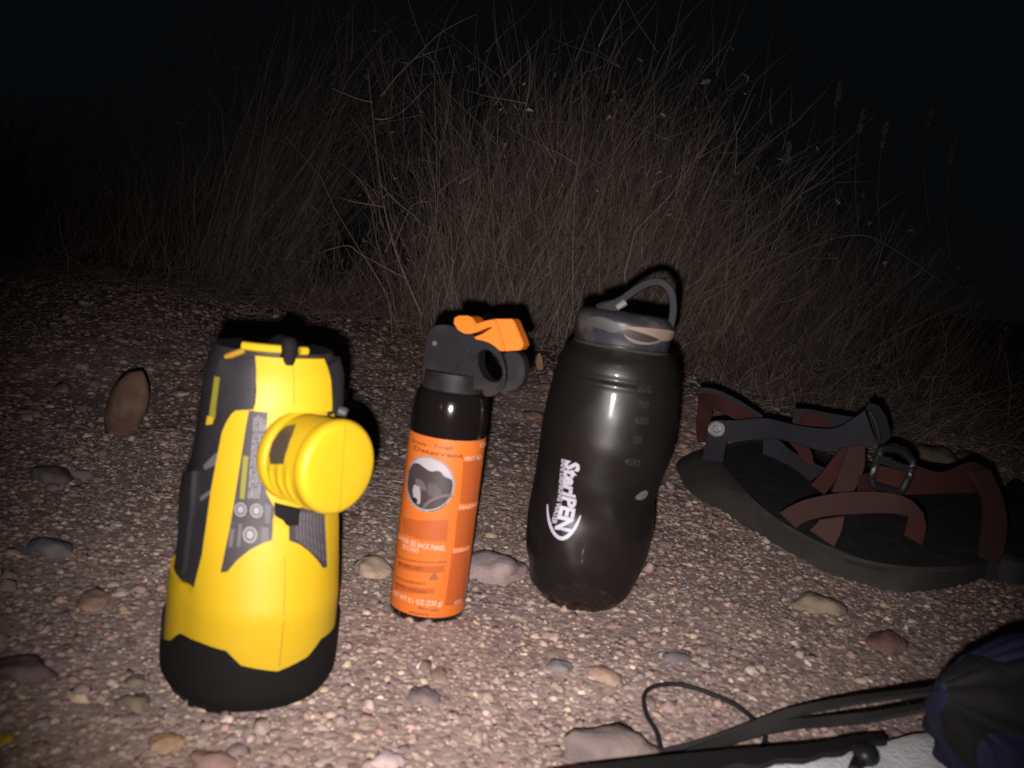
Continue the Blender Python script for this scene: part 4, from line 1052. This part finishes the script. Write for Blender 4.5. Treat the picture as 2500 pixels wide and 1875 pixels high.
# ================================================================== CORDS, SACK AND PAD at the lower right
def c8(a, b): return (1500+.452*a, 1480+.452*b)
def build_pack():
    # grey foam pad
    zt = .030
    t = thing('foam_pad', 'light grey speckled foam pad with black edge binding at the bottom right', 'pad', at_z(2100, 1860, 0))
    top = [(1330,1905),(1500,1868),(1760,1850),(1997,1822),(2155,1800),(2290,1768),(2560,1730)]
    A = catmull([at_z(a, b, zt) for a, b in top], 6)
    back = [p+Vector((.02, -.16, 0)) for p in A]
    n = len(A); V = []; F = []; rows = 14
    for j in range(rows+1):
        for i in range(n):
            p = A[i].lerp(back[i], j/rows); p = p.copy(); p.z += 0.003*noise.noise(Vector((p.x*40, p.y*40, 2)))-.004*max(0, 1-j*1.2); V.append(p)
    for j in range(rows):
        for i in range(n-1): F.append([j*n+i, j*n+i+1, (j+1)*n+i+1, (j+1)*n+i])
    b0 = len(V)
    for p in A: V.append(Vector((p.x, p.y+.003, -.003)))
    for p in back: V.append(Vector((p.x, p.y, -.003)))
    for i in range(n-1): F += [[i, i+1, b0+i+1, b0+i], [rows*n+i, rows*n+i+1, b0+n+i+1, b0+n+i]]
    F += [[j*n for j in range(rows+1)]+[b0+n, b0], [j*n+n-1 for j in range(rows+1)]+[b0+2*n-1, b0+n-1]]
    mk('foam_slab', V, F, padm, t, 50)
    bd = catmull([at_z(a, b, zt+.002) for a, b in [(1300,1908),(1420,1885),(1560,1866),(1700,1850),(1850,1838),(1997,1825),(2090,1808),(2155,1803)]], 5)
    k = len(bd); A2 = [p+Vector((0, .002, 0)) for p in bd]
    B2 = [p+Vector((0, -.020*(1-.75*i/(k-1)) * (1+.15*math.sin(i*1.7)), .001)) for i, p in enumerate(bd)]
    v, f = ribbon(A2, B2, .003); mk('edge_binding', v, f, sackk, t)
    # toggle knob lying on the pad
    kp = at_z(2114, 1843, zt+.006)
    v, f = stone_mesh(3, 3, (1, 1, .8), .06); v = [kp+p*.0062 for p in v]
    kn = thing('toggle_knob', 'round black toggle knob lying on the grey pad', 'toggle', kp)
    mk('knob', v, f, buckm, kn, 60)
    tp = catmull([at_z(a, b, zt+.003) for a, b in [(2105,1850),(2095,1862),(2085,1885)]], 4); v, f = tube(tp, .004, 8, .8); mk('stem', v, f, buckm, kn)
    # the sack: lies on its side with the gathered mouth at the left
    s = thing('stuff_sack', 'navy and black nylon stuff sack with gathered drawstring mouth, lower right corner', 'bag', at_z(2480, 1800, 0))
    keep_off.append((.32, .40, .12))
    mouth = at_depth(2292, 1694, .385)
    ax = (at_depth(2760, 1800, .392)-mouth); Lx = ax.length; ax.normalize()
    up = Vector((0, 0, 1)); up = (up-ax*up.dot(ax)).normalized(); sd = ax.cross(up).normalized()
    if sd.dot(FW) > 0: sd = -sd      # towards the viewer
    def srad(k, u):
        a = interp([(0, .004), (.03, .008), (.10, .018), (.28, .031), (.45, .039), (.7, .044), (1, .046)], k)
        b = interp([(0, .006), (.012, .030), (.03, .045), (.08, .060), (.3, .075), (1, .078)], k)
        w_ = sstep(-.05, -.75, math.cos(u)); return a*(1-w_)+b*w_
    nu, nz_ = 120, 60; V = []; F = []; mi = []
    for j in range(nz_+1):
        k = (j/nz_)**1.5; z = Lx*1.25*k
        for i in range(nu):
            u = 2*math.pi*i/nu; rad = srad(k, u)
            pl = .12*math.exp(-k*4)*math.sin(u*13+3*math.sin(u*3)) + .05*noise.noise(Vector((math.cos(u)*3, math.sin(u)*3, k*5)))
            r_ = rad*(1+pl)
            p = mouth+ax*z+up*(r_*math.cos(u)*1.05)+sd*(r_*math.sin(u))
            if p.z < 0.0: p.z = 0.0
            p = p + ax*(.024*sstep(-.05, -.75, math.cos(u))*sstep(.0, .02, k))
            V.append(p)
    for j in range(nz_):
        for i in range(nu): F.append([j*nu+i, j*nu+(i+1) % nu, (j+1)*nu+(i+1) % nu, (j+1)*nu+i])
    F.append(list(range(nu))[::-1]); F.append([nz_*nu+i for i in range(nu)])
    o = mk('sack_body', V, F, bluem, s, 70)
    # black sleeve: the wedge of black cloth fanning out from the mouth on top
    V = []; F = []; m_ = 30; nw = 36
    for j in range(m_+1):
        k = (j/m_)**1.5; z = Lx*1.25*k
        u0 = R(-95)+R(70)*k; u1 = R(105)-R(50)*k
        u0 = R(-60)+R(75)*min(1, k/.15); u1 = R(interp([(0, 150), (.02, 122), (.08, 100), (.3, 82), (1, 72)], k))
        for i in range(nw+1):
            u = u0+(u1-u0)*i/nw; rad = srad(k, u)
            pl = .12*math.exp(-k*4)*math.sin(u*13+3*math.sin(u*3)) + .05*noise.noise(Vector((math.cos(u)*3, math.sin(u)*3, k*5)))
            r_ = rad*(1+pl)+.0022
            V.append(mouth+ax*z+up*(r_*math.cos(u)*1.05)+sd*(r_*math.sin(u)))
    for j in range(m_):
        for i in range(nw): F.append([j*(nw+1)+i, j*(nw+1)+i+1, (j+1)*(nw+1)+i+1, (j+1)*(nw+1)+i])
    mk('black_sleeve', V, F, sackk, s, 70)
    rimr = []
    for i in range(25):
        u = 2*math.pi*i/24; r_ = .0065; rimr.append(mouth+ax*.004+up*r_*math.cos(u)+sd*r_*math.sin(u))
    v, f = tube(rimr, .0028, 8); mk('drawstring_channel', v, f, sackk, s)
    # two black straps out of the mouth, flat webbing
    def cord(pts, rad, nm, label, h=.004, mt=cordm, cat='cord', flat=False, hs=None):
        P = []
        for i, (a, b) in enumerate(pts):
            hh = h if hs is None else hs[i]
            g = G(a, b); P.append(at_z(a, b, g.z+hh))
        cc = catmull(P, 7)
        if flat:
            n_ = len(cc); A_, B_ = [], []
            for i, p in enumerate(cc):
                tg = (cc[min(i+1, n_-1)]-cc[max(i-1, 0)]).normalized(); sdv = tg.cross(Vector((0, 0, 1))).normalized()
                A_.append(p+sdv*rad+Vector((0, 0, .0015))); B_.append(p-sdv*rad-Vector((0, 0, .0015)))
            v, f = ribbon(A_, B_, .0022)
        else: v, f = tube(cc, rad, 10)
        return solo(nm, v, f, mt, label, cat)
    cord([(2304,1686),(2220,1694),(2120,1706),(2020,1722),(1930,1742),(1840,1774),(1760,1804),(1690,1826),(1618,1843)], .0024, 'strap', 'upper black strap running from the blue sack mouth to the cord loop', mt=webm, cat='strap', flat=True, hs=[.074,.062,.048,.034,.022,.013,.009,.007,.005])
    cord([(2310,1718),(2220,1735),(2120,1752),(2020,1762),(1930,1770),(1850,1785),(1780,1806),(1700,1838),(1660,1856)], .0026, 'strap', 'lower black strap from the blue sack ending at the pad edge', mt=webm, cat='strap', flat=True, hs=[.068,.055,.042,.030,.019,.012,.010,.013,.016])
    cord([(1618,1843),(1612,1820),(1602,1785),(1582,1752),(1573,1722),(1573,1698),(1588,1680),(1625,1671),(1672,1674),(1730,1692),(1785,1716),(1822,1740),(1850,1768),(1866,1790),(1868,1808),(1858,1824),(1842,1838)], .0014, 'cord_loop', 'thin black cord making a round loop on the gravel at the bottom', h=.003)
build_pack()

# a straw coloured stone at far lower left
rock(5, 1815, 36, 90, (.50,.36,.05), 'yellow ochre stone at the lower left edge of the frame', var=.1)
add_pebbles(270)

# ================================================================== DRY GRASS AND SCRUB
def stems_mesh(name, roots, dirs, lens, widths, cols, curl, nseg=4, droop=0.0):
    n = len(roots); rows = nseg+1
    tt = np.linspace(0, 1, rows)
    d = dirs/np.linalg.norm(dirs, axis=1, keepdims=True)
    side = rng.normal(0, 1, (n, 3)); side -= (side*d).sum(1, keepdims=True)*d; side /= np.linalg.norm(side, axis=1, keepdims=True)
    bend = rng.normal(0, 1, (n, 3)); bend[:, 2] *= .3; bend = bend/np.linalg.norm(bend, axis=1, keepdims=True)*(curl*lens)[:, None]
    kink = rng.normal(0, 1, (n, 3))*(lens*0.035)[:, None]
    P = roots[:, None]+d[:, None]*lens[:, None, None]*tt[None, :, None]+bend[:, None]*(tt**2)[None, :, None]+kink[:, None]*np.sin(tt*9)[None, :, None]
    P[:, :, 2] -= droop*(lens[:, None]*tt[None]**2.5)
    wv = widths[:, None]*(1-.75*tt[None])
    A = P+side[:, None]*wv[:, :, None]/2; B = P-side[:, None]*wv[:, :, None]/2
    V = np.stack([A, B], 2).reshape(-1, 3)
    base = (np.arange(n)*rows*2)[:, None]; k = np.arange(nseg)*2
    q = np.stack([base+k, base+k+1, base+k+3, base+k+2], 2).reshape(-1, 4)
    c = np.concatenate([np.repeat(cols, rows*2, 0), np.ones((n*rows*2, 1))], 1)
    return V, q, c, P
def grass_obj(name, chunks, parent=None, z_off=None):
    V = []; Q = []; Cc = []; o_ = 0
    for v, q, c in chunks:
        V.append(v); Q.append(q+o_); Cc.append(c); o_ += len(v)
    V = np.concatenate(V); Q = np.concatenate(Q); Cc = np.concatenate(Cc)
    me = bpy.data.meshes.new(name); me.vertices.add(len(V)); me.vertices.foreach_set('co', V.ravel())
    me.loops.add(Q.size); me.loops.foreach_set('vertex_index', Q.ravel().astype(np.int32))
    me.polygons.add(len(Q)); me.polygons.foreach_set('loop_start', np.arange(0, Q.size, 4, dtype=np.int32)); me.update(calc_edges=True)
    at = me.attributes.new('stem_colour', 'FLOAT_COLOR', 'POINT'); at.data.foreach_set('color', Cc.astype(np.float32).ravel())
    me.materials.append(grassm)
    o = bpy.data.objects.new(name, me); C.objects.link(o)
    if parent: o.parent = parent
    return o
GC = np.array([1,.98,1.10])*1.3*np.array([[.27,.20,.155],[.22,.17,.13],[.31,.25,.19],[.18,.135,.11],[.25,.20,.14],[.20,.18,.13]])
def cols(n, k=1.0): return GC[rng.integers(0, len(GC), n)]*(.40+1.1*rng.uniform(0, 1, (n, 1))**1.4)*k
def clump(label, cx, cy, n, height, rad, lean=(0, 0), spread=.35, width=.0016, twigs=2.0, seeds=0, k=1.0, cat='dry shrub', name='dry_grass_clump', curl=.18, droop=0.05, hvar=.5):  # k puts flash falloff into the stem colours: middle brighter, sides dimmer
    ang = rng.uniform(0, 2*np.pi, n); rr = rad*np.sqrt(rng.uniform(0, 1, n))
    x = cx+rr*np.cos(ang); y = cy+rr*np.sin(ang)*.6; z = Hs(x, np.clip(y, 0, 3.39))-.005
    roots = np.stack([x, y, z], 1)
    dx = lean[0]+rng.normal(0, spread, n)+(x-cx)/max(rad, .01)*spread*.8; dy = lean[1]+rng.normal(0, spread, n)*.8+(y-cy)/max(rad, .01)*spread*.5
    dirs = np.stack([dx, dy, np.ones(n)], 1)
    L = height*(1-hvar*rng.uniform(0, 1, n)**1.3)*(1-.25*(rr/rad))
    v, q, c, P = stems_mesh(name, roots, dirs, L, rng.uniform(.6, 1.5, n)*width, cols(n, k), rng.uniform(.2, 1, n)*curl, 5, droop)
    ch = [(v, q, c)]
    # side twigs from points along the stems
    nt_ = int(n*twigs); si = rng.integers(0, n, nt_); ti = rng.integers(1, 6, nt_)
    rt = P[si, ti]; dt = dirs[si]/np.linalg.norm(dirs[si], axis=1, keepdims=True)+rng.normal(0, .55, (nt_, 3))
    v, q, c, P2 = stems_mesh(name, rt, dt, L[si]*rng.uniform(.08, .32, nt_), rng.uniform(.5, 1.0, nt_)*width, cols(nt_, k), rng.uniform(.2, 1, nt_)*.3, 3, 0)
    ch.append((v, q, c))
    if seeds:
        si = rng.integers(0, n, seeds); tip = P[si, -1]+rng.normal(0, .004, (seeds, 3))
        for _ in range(2):
            v, q, c, _p = stems_mesh(name, tip, rng.normal(0, 1, (seeds, 3)), rng.uniform(.006, .016, seeds), rng.uniform(.004, .008, seeds), cols(seeds, k*1.25), np.zeros(seeds), 2, 0)
            ch.append((v, q, c))
    off = np.array([cx, cy, float(Hs(np.array([cx]), np.array([min(cy, 3.39)]))[0])])
    ch = [(v-off, q, c) for v, q, c in ch]
    o = grass_obj(name, ch); o.location = off; o['label'] = label; o['category'] = cat
    return o
def gp(px, d):   # ground point under picture column px at distance d
    r = ray(px, 900); y = d; x = r.x/r.y*d; return x, y
# (label, px, distance, n, height, rad, lean, spread, ...)
g_ = gp(1310, 1.95); clump('densest tan dry grass shrub in the middle behind the bottle and can', *g_, 1395, .80, .26, (0.05, 0), .22, .0017, 2.8, 70, k=1.15, curl=.3, hvar=.75)
g_ = gp(1120, 1.85); clump('thin tan grass clump directly behind the spray can', *g_, 511, .60, .17, (-.02, 0), .26, .0017, 2.4, 40, k=1.0, curl=.3, hvar=.7)
g_ = gp(1530, 1.95); clump('wide dry grass clump behind the loop of the bottle', *g_, 1116, .64, .25, (.16, 0), .26, .0017, 2.6, 50, k=1.0, curl=.3, hvar=.7)
g_ = gp(1800, 2.05); clump('dim grass clump rising behind the sandal heel', *g_, 806, .50, .26, (.2, 0), .28, .0017, 2.4, 40, k=.7, curl=.3, hvar=.65)
g_ = gp(2100, 2.25); clump('dim grass clump behind the sandal buckles with seed heads on top', *g_, 651, .50, .30, (.22, 0), .25, .0019, 2.0, 60, k=.62, curl=.25, hvar=.6)
g_ = gp(2420, 2.4); clump('darkest grass clump at the far right edge', *g_, 465, .42, .30, (.3, 0), .28, .0019, 1.8, 20, k=.5, curl=.25, hvar=.6)
g_ = gp(2150, 1.62); clump('low matted dry grass just behind the sandal buckles', *g_, 520, .20, .30, (.25, 0), .5, .0016, 2.2, 0, k=.6, curl=.4, hvar=.7)
g_ = gp(1760, 1.75); clump('low matted dry grass between the bottle and the sandal heel, at the scrub foot', *g_, 420, .20, .22, (.25, 0), .5, .0016, 2.2, 0, k=.8, curl=.4, hvar=.7)
g_ = gp(560, 2.25); clump('tall dark shrub of long stems leaning right behind the yellow lamp', *g_, 651, 1.05, .15, (.36, 0), .15, .0023, 1.7, 40, k=.62, curl=.16, hvar=.75)
g_ = gp(420, 2.5); clump('faint shrub of upright stems left of the leaning shrub', *g_, 372, .66, .24, (.10, 0), .24, .0023, 1.6, 20, k=.62, curl=.2, hvar=.7)
g_ = gp(860, 2.1); clump('low tangled grass between the leaning shrub and the middle shrub', *g_, 651, .30, .25, (.35, 0), .5, .0017, 2.4, 10, k=.8, curl=.4, hvar=.7)
g_ = gp(130, 2.8); clump('faint low shrub at the far left edge', *g_, 560, .62, .34, (.1, 0), .28, .0023, 1.6, 0, k=.7, curl=.2, hvar=.7)
g_ = gp(-60, 3.1); clump('barely visible scrub in the dark cut by the left edge', *g_, 480, .66, .40, (.05, 0), .28, .0025, 1.5, 0, k=.8, curl=.2, hvar=.7)
g_ = gp(300, 3.2); clump('barely visible scrub in the dark between the two leftmost shrubs', *g_, 480, .66, .40, (.1, 0), .28, .0025, 1.5, 0, k=.8, curl=.2, hvar=.7)
g_ = gp(1330, 2.5); clump('taller sparse grass standing behind the middle shrub', *g_, 201, 1.05, .30, (.14, 0), .16, .0021, 1.8, 80, k=.9, curl=.2)
# matted litter at the foot of the scrub
def litter():
    n = 5200; x = rng.uniform(-1.3, 1.35, n); y = edge_y(x)+rng.normal(.03, .15, n); z = Hs(x, y)+.002
    dirs = np.stack([rng.normal(.3, 1, n), rng.normal(0, .6, n), np.abs(rng.normal(0, .45, n))+.05], 1)
    v, q, c, P = stems_mesh('litter', np.stack([x, y, z], 1), dirs, rng.uniform(.05, .24, n), rng.uniform(.0008, .002, n), cols(n, .75), rng.uniform(0, .3, n), 4, .12)
    o = grass_obj('dry_grass_litter', [(v, q, c)]); o['kind'] = 'stuff'
    n = 260; x = rng.uniform(-.45, .2, n); y = rng.normal(.86, .05, n); x = rng.normal(-.10, .12, n); z = Hs(x, y)+.004
    dirs = np.stack([rng.normal(0, 1, n), rng.normal(0, .25, n), rng.uniform(0, .08, n)], 1)
    v, q, c, P = stems_mesh('litter', np.stack([x, y, z], 1), dirs, rng.uniform(.03, .11, n), rng.uniform(.0004, .0008, n), cols(n, 1.1), rng.uniform(0, .3, n), 4, 0)
    o = grass_obj('dry_grass_wisps', [(v, q, c)]); o['kind'] = 'stuff'
litter()
# bare branching twigs that stand out
def twig(label, pts, d, side, r0=.0026, col=(.24, .18, .15), name='bare_twig', cat='twig'):
    g0 = at_depth(*pts[0], d); t = thing(name, label, cat, g0)
    mt = mat('twig_'+str(len(MATS)), tuple(c*1.9 for c in col), .85, .2, var=.25)
    cc = catmull([at_depth(a, b, d+.02*i) for i, (a, b) in enumerate(pts)], 6); v, f = tube(cc, r0, 6, .35); mk('stem', v, f, mt, t)
    for s_ in side:
        cc = catmull([at_depth(a, b, d+random.uniform(-.03, .05)) for a, b in s_], 5); v, f = tube(cc, r0*.6, 5, .4); mk('branch', v, f, mt, t)
    return t
twig('pale forked bare twig standing between the leaning shrub and the middle shrub', [(1030,770),(995,690),(962,600),(938,505),(925,420),(915,330),(905,240),(898,165)], 1.75,
     [[(938,505),(905,500),(860,492),(830,482)],[(962,600),(985,545),(1010,500),(1060,490)],[(915,290),(945,290),(985,270),(1020,235),(1055,200)],[(910,250),(870,240),(810,215)],[(935,490),(915,470),(898,450)],
      [(990,680),(935,650),(880,620),(850,600),(800,610),(760,625)],[(930,450),(965,490),(1020,535),(1045,570)]])
twig('second bare twig with forks just left of the middle shrub', [(1030,700),(1052,600),(1068,500),(1066,400),(1062,260),(1060,150)], 1.8,
     [[(1068,470),(1120,430),(1180,400)],[(1066,440),(1100,510),(1140,565)],[(1072,380),(1090,300),(1110,130)],[(1068,450),(1045,400),(1030,380)]], .002)
twig('long arching dry stem reaching up into the dark sky left of centre', [(930,235),(975,180),(1020,135),(1070,85),(1130,50),(1165,35)], 1.8, [[(1010,145),(1060,125),(1110,110)],[(1030,130),(1060,150),(1075,150)]], .0018)
twig('pair of long fine stems crossing above the middle shrub', [(1480,230),(1495,160),(1520,110),(1570,50),(1610,-10)], 2.0, [[(1518,112),(1516,60),(1510,-5)],[(1590,200),(1620,130),(1670,60)]], .002)
twig('low arched bent stem behind the sandal', [(1650,745),(1800,680),(1900,640),(2010,590),(2110,575),(2200,620),(2300,690)], 1.8, [[(1900,740),(1960,720),(2010,680)],[(1850,640),(1930,620),(1880,700),(1820,780),(1800,880)]], .0018, (.17, .13, .11))
twig('dead straw lying over the grass foot behind the can and bottle', [(1190,630),(1280,665),(1370,690),(1440,720),(1475,740)], 1.7, [[(1350,610),(1420,665),(1470,725)]], .0018, (.15, .10, .07))
def flower(label, px, py, d, pts, rr=.010):
    t = thing('seed_head', label, 'seed head', at_depth(*pts[-1], d)); cc = catmull([at_depth(a, b, d) for a, b in [(px, py)]+pts], 6)
    v, f = tube(cc, .0012, 5); mk('stem', v, f, mat('stem_tan', (.20,.16,.12), .85), t)
    c = at_depth(px, py, d); m_ = mat('seed_pale', (.42,.36,.24), .8, var=.3); V, F = [], []
    for k in range(11):
        a = Vector((random.uniform(-1, 1), random.uniform(-.6, .6), random.uniform(-.1, .9))).normalized(); s_ = a.cross(Vector((0, 1, 0))).normalized()*.0022
        b0 = len(V); V += [c-s_*.5, c+a*rr*.6-s_, c+a*rr, c+a*rr*.6+s_, c+s_*.5]; F += [[b0, b0+1, b0+2, b0+3, b0+4]]
    mk('petals', V, F, m_, t, None)
flower('pale star shaped seed head on top of the scrub right of centre', 1723, 203, 1.9, [(1718,240),(1708,300),(1700,400)], .014)
flower('small bright seed head inside the top of the middle shrub', 1500, 226, 1.9, [(1500,260),(1498,330)], .006)
flower('small bright seed head just below the other in the middle shrub', 1516, 247, 1.9, [(1514,290),(1512,340)], .006)
def spike(label, px, py, d, pts):
    t = thing('grass_spike', label, 'grass spike', at_depth(*pts[-1], d)); cc = catmull([at_depth(a, b, d) for a, b in [(px, py)]+pts], 6)
    v, f = tube(cc, .0013, 5); mk('stem', v, f, mat('stem_dim', (.15,.125,.10), .85), t)
    V, F = [], []
    for k in range(26):
        p = cc[0].lerp(cc[6], random.random())+Vector((random.uniform(-.004, .004), random.uniform(-.004, .004), random.uniform(-.002, .01)))
        a = Vector((random.uniform(-1, 1), random.uniform(-1, 1), random.uniform(0, 1.5))).normalized()*.007; s_ = a.cross(Vector((0, 1, .1))).normalized()*.003
        b0 = len(V); V += [p-a, p-s_, p+a, p+s_]; F += [[b0, b0+1, b0+2, b0+3]]
    mk('seeds', V, F, mat('seed_dim', (.20,.17,.14), .85), t, None)
for lb, px, py in (('tallest fuzzy grass spike against the dark at the right', 2052, 205), ('fuzzy grass spike just right of the tallest one', 2108, 275), ('short fuzzy grass spike above the sandal buckles', 2163, 305),
                   ('fuzzy grass spike nearest the right edge of the frame', 2278, 255), ('fuzzy broad grass spike left of the tallest one', 1930, 345), ('small fuzzy grass spike below the one nearest the right edge', 2330, 345)):
    spike(lb, px, py, 2.1, [(px-12, py+60), (px-20, py+180), (px-10, py+300)])

# phrases shared by the repeats
GROUPS = {'stone': 'larger stones lying in the gravel', 'dry shrub': 'clumps of dry grass and scrub behind the gravel', 'twig': 'bare twigs and stems standing out of the scrub',
          'grass spike': 'fuzzy grass spikes against the night sky', 'seed head': 'pale seed heads in the scrub', 'sandal': 'pair of sandals on the gravel', 'strap': 'black straps running out of the sack'}
for o in bpy.data.objects:
    if o.parent is None and o.get('category') in GROUPS: o['group'] = GROUPS[o['category']]
